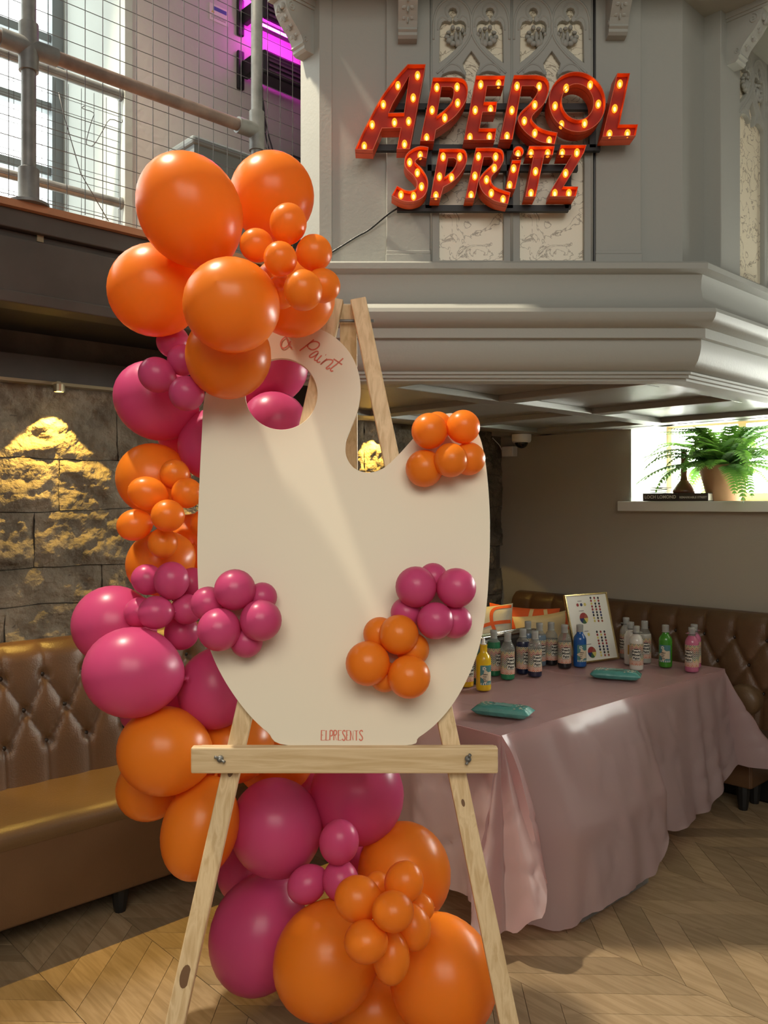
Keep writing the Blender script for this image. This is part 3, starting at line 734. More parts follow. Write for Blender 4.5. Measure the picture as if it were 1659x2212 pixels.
def topz(x, y):
    h = 0
    for yy in (-1.9, -1.62, -1.34, -1.06, -.78, -.55): h += .0035*math.exp(-((y-yy-.02*math.sin(x*9))/.006)**2)
    for xx in (1.16, 1.42, 1.68): h += .003*math.exp(-((x-xx-.004*math.sin(y*7))/.005)**2)
    return TZ+.0045+h+.0012*noise.noise(Vector((x*7, y*7, 1)))
cl.grid(lambda a, b: Vector((TX0-.006+(TX1-TX0+.012)*a, TY0-.006+(TY1-TY0+.012)*b, topz(TX0+(TX1-TX0)*a, TY0+(TY1-TY0)*b) if 0 < a < 1 and 0 < b < 1 else TZ+.003)), 110, 200)
tag(obj('tablecloth', cl.xf(ROOM), M['cloth'], smooth=60), 'pale pink plastic tablecloth draped over the long paint table', 'tablecloth')
# clear storage box under the cloth
bx, MT = rthing('storage_box', 'clear plastic storage box on the floor under the pink tablecloth', 'box', 1.68, -1.6)
def shell(x0, x1, y0, y1, z0, z1, t=.004, tp=.02):
    mb = MB(); b = [(x0+tp, y0+tp), (x1-tp, y0+tp), (x1-tp, y1-tp), (x0+tp, y1-tp)]; u = [(x0, y0), (x1, y0), (x1, y1), (x0, y1)]
    mb.add([(*p, z0) for p in b]+[(*p, z1) for p in u], [(3,2,1,0)]+[(i, (i+1)%4, 4+(i+1)%4, 4+i) for i in range(4)]); return mb
o = obj('body', shell(1.45, 1.903, -1.88, -1.345, .004, .33).xf(MT), M['clear'], bx); o.modifiers.new('s', 'SOLIDIFY').thickness = .004
obj('lid', MB().box(1.44, 1.90, -1.885, -1.34, .33, .35).xf(MT), M['clear'], bx, bevel=.006)
obj('label_sticker', MB().box(1.76, 1.84, -1.868, -1.864, .09, .16).xf(MT), M['paper'], bx)
# chair tucked in behind the table
mc, MT = rthing('tub_chair', 'dark grey chair with a chrome-rimmed back behind the paint table', 'chair', .97, -1.12)
obj('backrest', MB().box(.81, .875, -1.56, -.77, .40, .898).xf(MT), M['case'], mc, bevel=.02)
obj('back_rim', MB().tube([(.87, -1.56, .902), (.87, -.80, .902), (.865, -.775, .898), (.84, -.765, .895)], .009, 10).tube([(.815, -1.56, .905), (.815, -.78, .905)], .007, 10).box(.815, .87, -1.555, -.78, .893, .905).xf(MT), M['chrome'], mc, smooth=40)
obj('seat', MB().box(.82, 1.28, -1.55, -.78, .36, .45).xf(MT), M['case'], mc, bevel=.02)
for xx in (.84, 1.25):
    for yy in (-1.52, -.81): obj('leg', MB().tube([(xx, yy, 0), (xx, yy, .37)], .012, 10).xf(MT), M['chrome'], mc)
# cushions on the bench corner
def cushion(name, label, px, py, Y, size, yaw, roll, m, strokes=()):
    c = pix(px, py, Y); t = thing(name, label, 'cushion', (c.x, c.y, c.z-size/2), 0, 'cushions piled in the bench corner')
    Mx = Matrix.Translation((0, 0, size/2)) @ Matrix.Rotation(yaw, 4, 'Z') @ Matrix.Rotation(-.22, 4, 'X') @ Matrix.Rotation(roll, 4, 'Y')
    def sf(u, v, side):
        x, z = (u-.5)*2, (v-.5)*2; k = (1-x**4)*(1-z**4); pin = 1-.10*(1-abs(x)**1.5*1)*abs(z)**3-.0
        return Vector((x*size/2*(1-.08*(1-z*z)*abs(x)**3), side*-.085*k**.5, z*size/2*(1-.08*(1-x*x)*abs(z)**3)))
    mb = MB().grid(lambda a, b: sf(a, b, 1), 18, 18).grid(lambda a, b: sf(a, b, -1), 18, 18, flip=True).xf(Mx)
    obj('cover', mb, m[0], t, smooth=True)
    for st in strokes:
        P = spline(st, 6); mb = MB(); vs = []
        for i, p in enumerate(P):
            d = (P[min(i+1, len(P)-1)]-P[max(i-1, 0)]).normalized()
            for sgn in (-1, 1): q = sf(p.x-d.y*.026*sgn, p.y+d.x*.026*sgn, 1); vs.append(q+Vector((0, -.003, 0)))
        mb.add(vs, [(2*i, 2*i+1, 2*i+3, 2*i+2) for i in range(len(P)-1)])
        obj('stripe', mb.xf(Mx), m[1], t)
cushion('cushion', 'orange cushion with thin cream lines against the leather bench back', 1128, 1384, 5.18, .44, -.25, .05, (M['cush_orange'], M['cush_cream']), ([(.62, .98), (.60, .7), (.64, .4)], [(.80, .98), (.84, .8)]))
cushion('cushion', 'white cushion with orange looping lines behind the paint bottles', 1040, 1378, 4.98, .40, -.1, -.05, (M['cush_white'], M['cush_orange']), ([(.30, .55), (.6, .68), (.97, .72)], [(.98, .95), (.72, .93), (.66, .75), (.74, .45), (.8, .2)], [(.86, .35), (.9, .55), (.95, .3)]))
cushion('cushion', 'cream cushion with orange lines beside the framed colour chart', 1186, 1392, 4.92, .38, .1, -.12, (M['cush_cream'], M['cush_orange']), ([(.85, .97), (.75, .7), (.62, .4), (.5, .1)], [(.72, .72), (.85, .70), (.98, .73)]))

# ================================================================ TABLE-TOP ITEMS
TT = TZ+.0105
def chevmat():
    m, n, l, b = newmat('chevron label print'); setp(b, 'Roughness', .4)
    tc = n.new('ShaderNodeTexCoord'); sx = n.new('ShaderNodeSeparateXYZ'); l.new(tc.outputs['Object'], sx.inputs[0])
    at = n.new('ShaderNodeMath'); at.operation = 'ARCTAN2'; l.new(sx.outputs[0], at.inputs[0]); l.new(sx.outputs[1], at.inputs[1])
    m1 = n.new('ShaderNodeMath'); m1.operation = 'MULTIPLY'; m1.inputs[1].default_value = 10/(2*math.pi); l.new(at.outputs[0], m1.inputs[0])
    pp = n.new('ShaderNodeMath'); pp.operation = 'PINGPONG'; pp.inputs[1].default_value = .5; l.new(m1.outputs[0], pp.inputs[0])
    m2 = n.new('ShaderNodeMath'); m2.operation = 'MULTIPLY'; m2.inputs[1].default_value = .028; l.new(pp.outputs[0], m2.inputs[0])
    ad = n.new('ShaderNodeMath'); ad.operation = 'ADD'; l.new(sx.outputs[2], ad.inputs[0]); l.new(m2.outputs[0], ad.inputs[1])
    d = n.new('ShaderNodeMath'); d.operation = 'DIVIDE'; d.inputs[1].default_value = .0095; l.new(ad.outputs[0], d.inputs[0])
    fr = n.new('ShaderNodeMath'); fr.operation = 'FRACT'; l.new(d.outputs[0], fr.inputs[0])
    gt = n.new('ShaderNodeMath'); gt.operation = 'GREATER_THAN'; gt.inputs[1].default_value = .46; l.new(fr.outputs[0], gt.inputs[0])
    mr = n.new('ShaderNodeMapRange'); mr.inputs[1].default_value = .03; mr.inputs[2].default_value = .165; l.new(ad.outputs[0], mr.inputs[0])
    r = n.new('ShaderNodeValToRGB'); r.color_ramp.interpolation = 'CONSTANT'; cr = r.color_ramp
    cols = [(.55,.10,.06), (.62,.30,.25), (.45,.33,.10), (.06,.16,.14), (.03,.04,.10), (.05,.05,.05), (.30,.03,.04), (.35,.22,.06), (.06,.12,.08), (.50,.38,.08)]
    cr.elements[0].color = (*cols[0], 1); cr.elements[1].position = .1; cr.elements[1].color = (*cols[1], 1)
    for i in range(2, 10): e = cr.elements.new(i/10); e.color = (*cols[i], 1)
    l.new(mr.outputs[0], r.inputs[0])
    mx = n.new('ShaderNodeMix'); mx.data_type = 'RGBA'; l.new(gt.outputs[0], mx.inputs[0]); mx.inputs[6].default_value = (.62, .54, .42, 1); l.new(r.outputs[0], mx.inputs[7])
    l.new(mx.outputs[2], b.inputs['Base Color']); return m
M['chev'] = chevmat(); M['label_white'] = mat('white label', (.68, .66, .58), .5); M['print_black'] = mat('black print', (.015, .013, .012), .5)
M['cap'] = translucent('frosted cap', (.45, .46, .44), (.5, .5, .48), .3, .3); M['label_teal'] = mat('teal label', (.07, .21, .22), .4); M['cream_print'] = mat('cream star print', (.62, .52, .38), .5)
M['clear_bottle'] = translucent('empty clear plastic', (.34, .34, .32), (.5, .5, .48), .3, .12, .5, .55)
def cyl(mb, r, z0=0):
    mb.v = [Vector((r*math.sin(p.x/r), -r*math.cos(p.x/r), p.y+z0)) for p in mb.v]; return mb
def rrect(w, h, r, n=5):
    out = []
    for cx, cy, a0 in ((w/2-r, h/2-r, 0), (-w/2+r, h/2-r, 90), (-w/2+r, -h/2+r, 180), (w/2-r, -h/2+r, 270)):
        for i in range(n+1): a = math.radians(a0+90*i/n); out.append((cx+r*math.cos(a), cy+r*math.sin(a)))
    return out
def striprect(w, h, r, x0=0, y0=0, nx=24):
    """rounded rectangle cut into strips so that it bends round a cylinder"""
    mb = MB(); vs = []
    for i in range(nx+1):
        x = -w/2+w*i/nx; e = max(0, abs(x)-(w/2-r)); k = r-math.sqrt(max(0, r*r-e*e)); vs += [(x0+x, y0-h/2+k, 0), (x0+x, y0+h/2-k, 0)]
    return mb.add(vs, [(2*i, 2*i+2, 2*i+3, 2*i+1) for i in range(nx)])
BR = .034
caches = {}
def bcache(key, f):
    if key not in caches: caches[key] = f()
    return caches[key]
def add(me, name, parent): o = bpy.data.objects.new(name, me); COL.objects.link(o); o.parent = parent; return o
def paintmat(col): return bcache(('pm', col), lambda: mat('paint '+str(len(caches)), col, .18, coat=.3))
def ready_mix(px, by, col, label, off=0, fill=.155, plain=False):
    Y = F*(CH-TT)/(by-HZ); X = (px-830)/F*Y; rz = math.atan2(-X, Y)+off
    t = thing('paint_bottle', label, 'bottle', (X, Y, TT), rz, 'paint bottles on the pink tablecloth')
    pr = [(.029, 0), (.033, .003), (BR, .01), (BR, .146), (.0325, .154), (.026, .167), (.018, .178), (.0155, .184), (.0155, .188)]
    def body():
        mb = MB(); n = 28; lo = [p for p in pr if p[1] <= fill]+[(BR if fill <= .146 else .031, fill+.0001)]; hi = [(lo[-1][0], fill+.0001)]+[p for p in pr if p[1] > fill]
        mb.lathe(lo, n, caps=False); mb.add([(0, 0, 0)], []); mb.lathe([(0, 0), (.029, 0)], n, caps=False)
        if len(hi) > 1: mb.lathe(hi, n, mi=1, caps=False); mb.lathe([(0, fill), (lo[-1][0]-.001, fill)], n, caps=False)
        me = mb.mesh('body', [paintmat(col), M['clear_bottle']]); me.shade_smooth(); me.set_sharp_from_angle(angle=math.radians(50)); return me
    add(bcache(('b', col, fill), body), 'body', t)
    def cap():
        me = MB().lathe([(.0185, .181), (.0185, .184), (.0165, .185), (.0170, .206), (.0175, .207), (.0175, .219), (.016, .2215), (.0, .222)], 24).mesh('cap', M['cap']); me.shade_smooth(); me.set_sharp_from_angle(angle=math.radians(40)); return me
    add(bcache('cap', cap), 'cap', t)
    if plain:
        o = add(bcache('plainlab', lambda: cyl(striprect(.05, .06, .002, 0, .075), BR+.0004).mesh('label', M['label_white'])), 'label', t)
        add(bcache('plaintag', lambda: cyl(striprect(.022, .05, .002, -.012, .08), BR+.0008).mesh('print', mat('ochre print', (.45, .25, .04), .5))), 'print', o)
        return t
    lb = add(bcache('lab', lambda: MB().lathe([(BR+.0003, .026), (BR+.0003, .135)], 40, caps=False).mesh('label', M['chev'])), 'label', t)
    add(bcache('lab2', lambda: cyl(striprect(.0455, .0585, .006, 0, .0785), BR+.0006).mesh('label_border', M['print_black'])), 'label_border', lb)
    add(bcache('lab3', lambda: cyl(striprect(.0425, .0555, .005, 0, .0785), BR+.0009).mesh('label_panel', M['label_white'])), 'label_panel', lb)
    def words():
        mb = MB()
        for k, w in enumerate(('Ready', 'Mixed', 'Paint')):
            tx = text(w, .0165, .0007, 1.02); mb.add([(p.x, p.y+.0900-.0165*k, 0) for p in tx.v], tx.f)
        q = striprect(.020, .0012, .0003, 0, .0535, 8); mb.add(q.v, q.f); q = striprect(.022, .005, .001, 0, .1075, 8); mb.add(q.v, q.f)
        return cyl(mb, BR+.0013).mesh('lettering', M['print_black'])
    add(bcache('words', words), 'lettering', lb)
    return t
def star_bottle(px, by, col, word, label, off=0, nozzle=False):
    Y = F*(CH-TT)/(by-HZ); X = (px-830)/F*Y; rz = math.atan2(-X, Y)+off
    t = thing('paint_bottle', label, 'bottle', (X, Y, TT), rz, 'paint bottles on the pink tablecloth')
    pr = [(0, 0), (.030, 0), (.033, .004), (BR, .012), (BR, .135), (.033, .145), (.029, .155), (.021, .166), (.0165, .172), (.016, .182)]
    if nozzle: pr = pr[:-1]+[(.0165, .20), (.0175, .201), (.0175, .206)]
    me = MB().lathe(pr, 28, caps=False).mesh('body', paintmat(col)); me.shade_smooth(); add(me, 'body', t)
    if nozzle: me = MB().lathe([(.0135, .206), (.0135, .210), (.008, .212), (.0075, .225), (.005, .236), (.0, .237)], 20).mesh('cap', M['white_plastic'])
    else: me = MB().lathe([(.0185, .180), (.0185, .183), (.0168, .184), (.0175, .207), (.0180, .208), (.0170, .216), (.0, .219)], 24).mesh('cap', M['cap'])
    me.shade_smooth(); me.set_sharp_from_angle(angle=math.radians(40)); add(me, 'cap', t)
    lb = add(bcache('tl', lambda: cyl(striprect(.062, .088, .004, 0, .072), BR+.0004).mesh('label', M['label_teal'])), 'label', t)
    def star():
        P = []
        for i in range(10):
            a = math.radians(90+18+36*i); r = .034 if i % 2 == 0 else .021; P.append((r*math.cos(a), r*math.sin(a)+.066))
        Q = [(p.x*.95, p.y) for p in spline(P, 6, True)]; mb = MB(); vs = []; xa, xb = min(q[0] for q in Q), max(q[0] for q in Q); nx = 30
        for i in range(nx+1):
            x = xa+(xb-xa)*min(max(i/nx, .002), .998); ys = []
            for (x0, y0), (x1, y1) in zip(Q, Q[1:]+Q[:1]):
                if (x0 <= x < x1) or (x1 <= x < x0): ys.append(y0+(y1-y0)*(x-x0)/(x1-x0))
            vs += [(x, min(ys), 0), (x, max(ys), 0)]
        return cyl(mb.add(vs, [(2*i, 2*i+2, 2*i+3, 2*i+1) for i in range(nx)]), BR+.0008).mesh('star_print', M['cream_print'])
    add(bcache('star', star), 'star_print', lb)
    def zeb():
        mb = MB()
        for i in range(6): q = striprect(.0045, .010, .001, -.0265+.0106*i, .033, 3); mb.add(q.v, q.f)
        for i in range(5):
            q = MB().lathe([(.0, 0), (.0035, 0)], 8, caps=False); a = i*1.256; mb.add([(p.x-.012+.006*math.cos(a), p.y+.102+.006*math.sin(a), 0) for p in q.v], q.f)
        return cyl(mb, BR+.0008).mesh('label_pattern', M['label_white'])
    add(bcache('zeb', zeb), 'label_pattern', lb)['kind'] = 'stuff'
    mb = MB()
    for k, (w, s) in enumerate((('500ml', .0085), ('Poster', .0065), ('Paint', .0065), (word, .0075))):
        tx = text(w, s, .0003, 1, 'LEFT'); mb.add([(p.x-.018, p.y+.073-.0095*k, 0) for p in tx.v], tx.f)
    add(cyl(mb, BR+.0012).mesh('lettering', M['print_black']), 'lettering', lb)
    return t
GRN, NAVY, BLK, WHT, GRY, PNK, YEL = (.02,.16,.07), (.012,.016,.045), (.012,.012,.014), (.62,.60,.55), (.33,.33,.30), (.52,.14,.25), (.62,.36,.01)
ready_mix(1008, 1482, YEL, 'yellow paint bottle with chevron label half hidden by the palette board', .6)
ready_mix(1031, 1474, (.03,.10,.10), 'dark teal paint bottle behind the yellow nozzle bottle', .9, .16)
star_bottle(1045, 1490, (.72,.46,.01), 'Yellow', 'bright yellow paint bottle with a white nozzle and teal label', .45, True)
ready_mix(1067, 1458, GRN, 'green paint bottle, full, behind the half-empty green one', .95, .165)
ready_mix(1097, 1466, (.02,.20,.09), 'green paint bottle with an empty clear shoulder and chevron label', .55, .12)
ready_mix(1130, 1454, NAVY, 'navy paint bottle, full to the shoulder, beside the half-empty navy one', .7, .16)
ready_mix(1156, 1460, NAVY, 'navy paint bottle with an empty clear shoulder', .4, .125)
ready_mix(1141, 1432, (.10,.16,.24), 'grey-blue paint bottle behind the two navy bottles', .4, .16)
ready_mix(1166, 1437, (.14,.20,.26), 'pale blue-grey paint bottle behind the half-empty navy bottle', .45, .16)
ready_mix(1191, 1435, BLK, 'black paint bottle with label turned away, beside the other black bottle', .65, .12)
ready_mix(1220, 1442, BLK, 'black paint bottle with label facing forward, beside the blue bottle', .25, .12)
star_bottle(1253, 1439, (.01,.09,.33), 'Blue', 'blue paint bottle with a teal star label by the framed chart', .5)
ready_mix(1353, 1421, GRY, 'silver-grey paint bottle, rearmost of the pale bottles', -.9, .19)
ready_mix(1363, 1434, WHT, 'white paint bottle with an ochre label strip between the pale bottles', .2, .19, True)
ready_mix(1375, 1446, WHT, 'white paint bottle with chevron label, front one of the pale bottles', .0, .19)
ready_mix(1393, 1431, (.40,.39,.35), 'pale grey paint bottle beside the green star bottle', .2, .155)
star_bottle(1438, 1440, (.05,.25,.02), 'Green', 'bright green paint bottle with teal star label', -.1)
ready_mix(1495, 1450, PNK, 'pink paint bottle with chevron label near the end of the table', -.55, .19)
ready_mix(1500, 1441, (.46,.12,.24), 'dusky pink paint bottle hidden behind the other pink bottle', -.8, .19)
# wipes packs
def wipes(px, py, Lw, ang, label):
    Y = F*(CH-TT)/(py-HZ); X = (px-830)/F*Y
    t = thing('wipes_pack', label, 'wipes', (X, Y, TT), ang, 'teal packs of wipes on the tablecloth')
    def sf(u, v, top):
        x, y = (u-.5)*2, (v-.5)*2; end = max(0, (abs(x)-.84)/.16); k = (1-abs(x)**8)*(1-abs(y)**6)
        h = .021*k**.6*(1-end*.6); cr = .0025*noise.noise(Vector((x*7+px, y*5, 2)))*k
        yy = y*.052*(1+.06*end+.03*math.sin(abs(x)*30)*end)
        return Vector((x*Lw/2, yy, .0225+(h+cr if top else -h)))
    mb = MB().grid(lambda a, b: sf(a, b, 1), 48, 20).grid(lambda a, b: sf(a, b, 0), 48, 20, flip=True)
    obj('wrapper', mb, M['teal_pack'], t, smooth=True)
    fm = MB().grid(lambda a, b: sf(.36+.3*a, .3+.42*b, 1)+Vector((0, 0, .0012)), 8, 8); obj('flap', fm, mat('pale teal flap', (.20, .38, .34), .25), t, smooth=True)
    lt = MB(); 
    for i in range(26):
        u, v = random.uniform(.1, .34) if i % 2 else random.uniform(.68, .9), random.uniform(.1, .9); r = random.uniform(.003, .006); c = sf(u, v, 1)
        lt.ball((c.x, c.y, c.z), r, 8, 4, sc=(1, 1, .22))
    obj('dots', lt, mat('pack dots', (.50, .46, .36), .4), t)['kind'] = 'stuff'
wipes(1087, 1546, .235, -.44, 'teal foil pack of wipes near the front corner of the table')
wipes(1331, 1466, .235, -.36, 'teal foil pack of wipes in front of the pale paint bottles')
# framed colour chart
A_, B_ = Vector((1.008, 4.371, TT)), Vector((1.275, 4.527, TT)); e = (B_-A_).normalized(); FWd, FHt = (B_-A_).length, .366
upv = (Vector((-e.y, e.x, 0))*.0955+Vector((0, 0, .353))).normalized()
fo = (A_+B_)/2
pf = thing('framed_chart', 'gold framed colour mixing chart leaning on the paint table', 'picture', fo)
FRM = frame((A_.x-fo.x, A_.y-fo.y, .002), e, upv)
fm = MB(); bw = .009
for x0, x1, y0, y1 in ((0, FWd, 0, bw), (0, FWd, FHt-bw, FHt), (0, bw, bw, FHt-bw), (FWd-bw, FWd, bw, FHt-bw)): fm.box(x0, x1, y0, y1, -.006, .008)
obj('frame', fm.xf(FRM), M['gold'], pf, bevel=.0015)
pp_ = obj('chart', MB().box(bw*.8, FWd-bw*.8, bw*.8, FHt-bw*.8, -.004, .002).xf(FRM), M['paper'], pf)
obj('stand', MB().beam(FRM @ Vector((FWd/2, .25, -.008)), FRM @ Vector((FWd/2, .25, -.008))+Vector((-e.y*.10, e.x*.10, -.245)), .03, .003, e), M['black'], pf)
dc = [mat('dot '+str(i), c, .6) for i, c in enumerate([(.30,.03,.03), (.012,.012,.02), (.62,.52,.14), (.02,.03,.12), (.10,.09,.03), (.33,.09,.05), (.05,.12,.05)])]
dots = MB()
def disc(u, v, r, mi, n=12):
    dots.add([(u*FWd+r*math.cos(2*math.pi*i/n), (1-v)*FHt+r*math.sin(2*math.pi*i/n), .0026) for i in range(n)], [tuple(range(n))], mi)
pat = [(1,0,1), (0,2,0), (2,1,1), (0,1,0), (0,0,0), (3,1,3), (1,1,3), (2,1,4), (2,5,5)]
for blk in (.07, .575):
    for r_, row in enumerate(pat):
        for c_, mi in enumerate(row): disc(.60+.088*c_, blk+.043*r_+.004*c_, .0068, mi)
for i, mi in enumerate((0, 3, 2)): disc(.27+.085*i, .16, .009, mi)
disc(.40, .60, .009, 2)
for (u, v) in ((.36, .36), (.40, .86)):
    for s in range(6):
        a0, a1 = s*math.pi/3, (s+1)*math.pi/3; cx, cy = u*FWd, (1-v)*FHt
        dots.add([(cx, cy, .0026)]+[(cx+.030*math.cos(a0+(a1-a0)*i/4), cy+.030*math.sin(a0+(a1-a0)*i/4), .0026) for i in range(5)], [tuple(range(6))], (5, 0, 0, 3, 6, 2)[s])
for (u, v, w) in ((.33, .105, .03), (.33, .25, .035), (.36, .55, .03), (.36, .74, .035)):
    dots.add([(u*FWd-w/2, (1-v)*FHt-.0012, .0026), (u*FWd+w/2, (1-v)*FHt-.0012, .0026), (u*FWd+w/2, (1-v)*FHt+.0012, .0026), (u*FWd-w/2, (1-v)*FHt+.0012, .0026)], [(0,1,2,3)], 1)
obj('printed_dots', dots.xf(FRM), dc, pp_)['kind'] = 'stuff'

# ================================================================ SMALL WINDOW ITEMS
SZ = 1.6205
def onwall(px, yr):          # point of the pixel column px on the line y_room = yr
    k = (px-830)/F; Y = (4.586+yr)/(U.x*k+U.y); return Vector((k*Y, Y, 0))
def onleft(px, xr):          # the same on the line x_room = xr
    k = (px-830)/F; Y = (xr-3.686)/(N.x*k+N.y); return Vector((k*Y, Y, 0))
def roomxy(P): d = P-C0; return d.dot(N), d.dot(U)
def book(px0, px1, word, size, mcol, label, bold):
    a, b = roomxy(onwall(px0, -.03))[0], roomxy(onwall(px1, -.03))[0]; t, MT = rthing('book', label, 'book', (a+b)/2, .08, SZ, 'books on the window sill')
    w, hh = b-a, .046; c = -w/2
    cv = MB().box(c, -c, -.11, .11, 0, .004).box(c, -c, -.11, .11, hh-.004, hh).box(c, -c, -.114, -.109, 0, hh); obj('cover', cv, mcol, t, bevel=.0015)
    obj('pages', MB().box(c+.004, -c-.004, -.108, .106, .004, hh-.004), M['pages'], t)
    tx = text(word, size, bold, 1.05); obj('spine_lettering', MB().add([(p.x, -.1147, p.y+.016) for p in tx.v], tx.f), M['label_white'], t)
book(1390, 1466, 'LOCH LOMOND', .026, M['book'], 'thick dark book lettered LOCH LOMOND on the window sill', .0010)
book(1466.6, 1531, 'REMARKABLE STREET', .0165, M['book2'], 'brown book on the window sill beside the flowerpot', .0006)
cx, cy = roomxy(onwall(1427, .06)); t, _ = rthing('coaster_stack', 'small stack of loose coasters on the dark book', 'coasters', cx, cy, SZ+.047)
random.seed(5)
for i in range(6):
    mb = MB().box(-.05, .05, -.05, .05, 0, .003); mb.xf(Matrix.Translation((random.uniform(-.008, .008), 0, .0015+i*.0062)) @ Matrix.Rotation(random.uniform(-.3, .3), 4, 'Z') @ Matrix.Rotation(random.uniform(-.03, .03), 4, 'Y'))
    obj('coaster', mb, M['pages'] if i % 2 else M['book'], t)
cx, cy = roomxy(onwall(1478, .06)); t, _ = rthing('decanter', 'brown glazed long-necked decanter standing on the books', 'vase', cx, cy, SZ+.047)
obj('body', MB().lathe([(.0, 0), (.060, 0), (.064, .008), (.060, .022), (.042, .050), (.024, .072), (.020, .078)], 28, caps=False), M['brown_glaze'], t, smooth=True)
obj('neck', MB().lathe([(.021, .076), (.023, .082), (.019, .088), (.018, .12), (.020, .122), (.018, .126), (.018, .165), (.020, .168), (.018, .172), (.018, .25), (.022, .26), (.0, .26)], 20, caps=False), M['brown_glaze'], t, smooth=True)
cx, cy = roomxy(onwall(1565, .12)); t, _ = rthing('potted_fern', 'lush green fern in a terracotta pot on the window sill', 'plant', cx, cy, SZ)
obj('pot', MB().lathe([(0, 0), (.086, 0), (.090, .006), (.140, .192), (.147, .200), (.145, .206), (.134, .206), (.130, .19), (.0, .188)], 36, caps=False), M['terracotta'], t, smooth=50)
obj('soil', MB().lathe([(0, .192), (.131, .190)], 24, caps=False), M['soil'], t)
random.seed(21)
for i in range(105):
    az = i*2.399+random.uniform(-.3, .3); Lf = random.uniform(.28, .50); up = random.uniform(.1, 1.1); droop = random.uniform(1.0, 2.1)
    if i % 4 == 0: up = random.uniform(1.1, 1.45)
    d = Vector((math.cos(az), math.sin(az), 0)); p = Vector((d.x*.03, d.y*.03, .19)); a = up; pts = [p.copy()]; n = 22
    for k in range(n):
        p = p+(d*math.cos(a)+Vector((0,0,1))*math.sin(a))*Lf/n; a -= droop/n*(.4+1.2*k/n); pts.append(p.copy())
    if max(q.y for q in pts) > .32 or max(q.z for q in pts) > .41: 
        pts = [Vector((q.x, min(q.y, .32), min(q.z, .41))) for q in pts]
    mb = MB(); side = d.cross(Vector((0,0,1))).normalized()
    for k in range(2, n):
        q = pts[k]; tg = (pts[k+1]-pts[k-1]).normalized(); nn = side.cross(tg).normalized(); w = .066*math.sin(math.pi*min(1, (k/n)*.9+.10))**.8*(1-.25*k/n)+.004
        for sgn in (-1, 1):
            tip = q+side*sgn*w+tg*w*.35-nn*w*.18*sgn*0-Vector((0,0,w*.25)); hw_ = Lf/n*.40
            mid = q+side*sgn*w*.5+tg*(w*.18)
            mb.add([q-tg*hw_, q+tg*hw_, mid+tg*hw_*.95, tip, mid-tg*hw_*.95], [(0,1,2,3,4)] if sgn > 0 else [(4,3,2,1,0)])
    mb.tube(pts[::3]+[pts[-1]], .0016, 4)
    obj('frond', mb, M['frond'], t)

# ---- dome camera and junction box
P = pix(1127, 940, 5.45); cam_t = thing('dome_camera', 'white dome security camera under the bay soffit', 'camera', (P.x, P.y, ZS-.085))
obj('housing', MB().lathe([(.0, .083), (.063, .083), (.063, .045), (.058, .034), (.052, .030), (.0, .030)], 28, caps=False), M['white_plastic'], cam_t, smooth=40)
obj('dome', MB().ball((0, 0, .034), .044, 20, 12, sc=(1, 1, .95)), mat('smoked dome', (.01, .01, .012), .08), cam_t, smooth=True)
t, MT = rthing('junction_box', 'white junction box with a cable on the wall beside the dome camera', 'electrical box', .09, -.03, 1.93)
obj('body', MB().box(.045, .14, -.06, -.003, 1.93, 2.0).xf(MT), M['white_plastic'], t, bevel=.006)
obj('cable', MB().tube(spline([Vector((-.045, -.03, .05)), Vector((-.06, -.035, .08)), Vector((-.07, -.06, .105)), Vector((-.05, -.12, .125))], 5), .003, 6), M['white_plastic'], t)

# ---- wall washers over the stones
for yy in (-4.1, -3.155, -2.2, -1.245, -.75):
    t, MT = rthing('downlight', 'small warm downlight under the beam over the stone wall', 'lamp', .115, yy, 2.085, 'downlights over the stone wall')
    obj('can', MB().lathe([(.020, .0), (.024, 0), (.024, .032), (.0, .032)], 16, caps=False), M['brass'], t)
    obj('lens', MB().lathe([(0, .004), (.020, .004)], 16, caps=False), M['lamp_on'], t)
    obj('bracket', MB().box(-.06, .0, -.008, .008, .022, .045), M['brass'], t)
    lamp('wall_washer', 'SPOT', R(.115, yy, 2.083), 34 if yy < -1 else 6, (1, .63, .12), .006, R(.0, yy, 0.9), 80, .10)

# ================================================================ BALCONY FURNITURE
XF = .64
rl, MT = rthing('pipe_railing', 'galvanised pipe railing with welded wire mesh along the balcony edge', 'railing', XF, -2.9, 2.668)
posts = [roomxy(onleft(62, XF))[1], roomxy(onleft(555, XF))[1]]; posts.insert(0, 2*posts[0]-posts[1]); ZR = 3.235
for y in posts:
    o = obj('post', MB().tube([(XF, y, 2.668), (XF, y, 4.3)], .0255, 16).xf(MT), M['galv'], rl, smooth=40)
    obj('base_flange', MB().lathe([(.07, 2.668), (.07, 2.678), (.042, 2.684), (.036, 2.70), (.036, 2.80), (.030, 2.805)], 20, (XF, y, 0)).xf(MT), M['galv'], rl, smooth=40)
    obj('collar', MB().tube([(XF, y, ZR-.085), (XF, y, ZR+.085)], .034, 16).tube([(XF, y-.10, ZR), (XF, y+(.10 if y != posts[2] else 0), ZR)], .034, 16).xf(MT), M['galv'], rl, smooth=40)
    obj('collar', MB().tube([(XF, y, 3.86), (XF, y, 4.02)], .031, 16).xf(MT), M['galv'], rl, smooth=40)
for a, b in zip(posts[:-1], posts[1:]): obj('rail', MB().tube([(XF, a, ZR), (XF, b, ZR)], .0255, 16).xf(MT), M['rust'], rl, smooth=40)
Ya, Yb = -5.0, -2.2
k = 0; y = Ya
wv = MB().tube([(0, 0, 2.70), (0, 0, 4.25)], .0016, 5).mesh('wire', M['wire']); wh = MB().tube([(0, Ya, 0), (0, Yb, 0)], .0016, 5).mesh('wire', M['wire'])
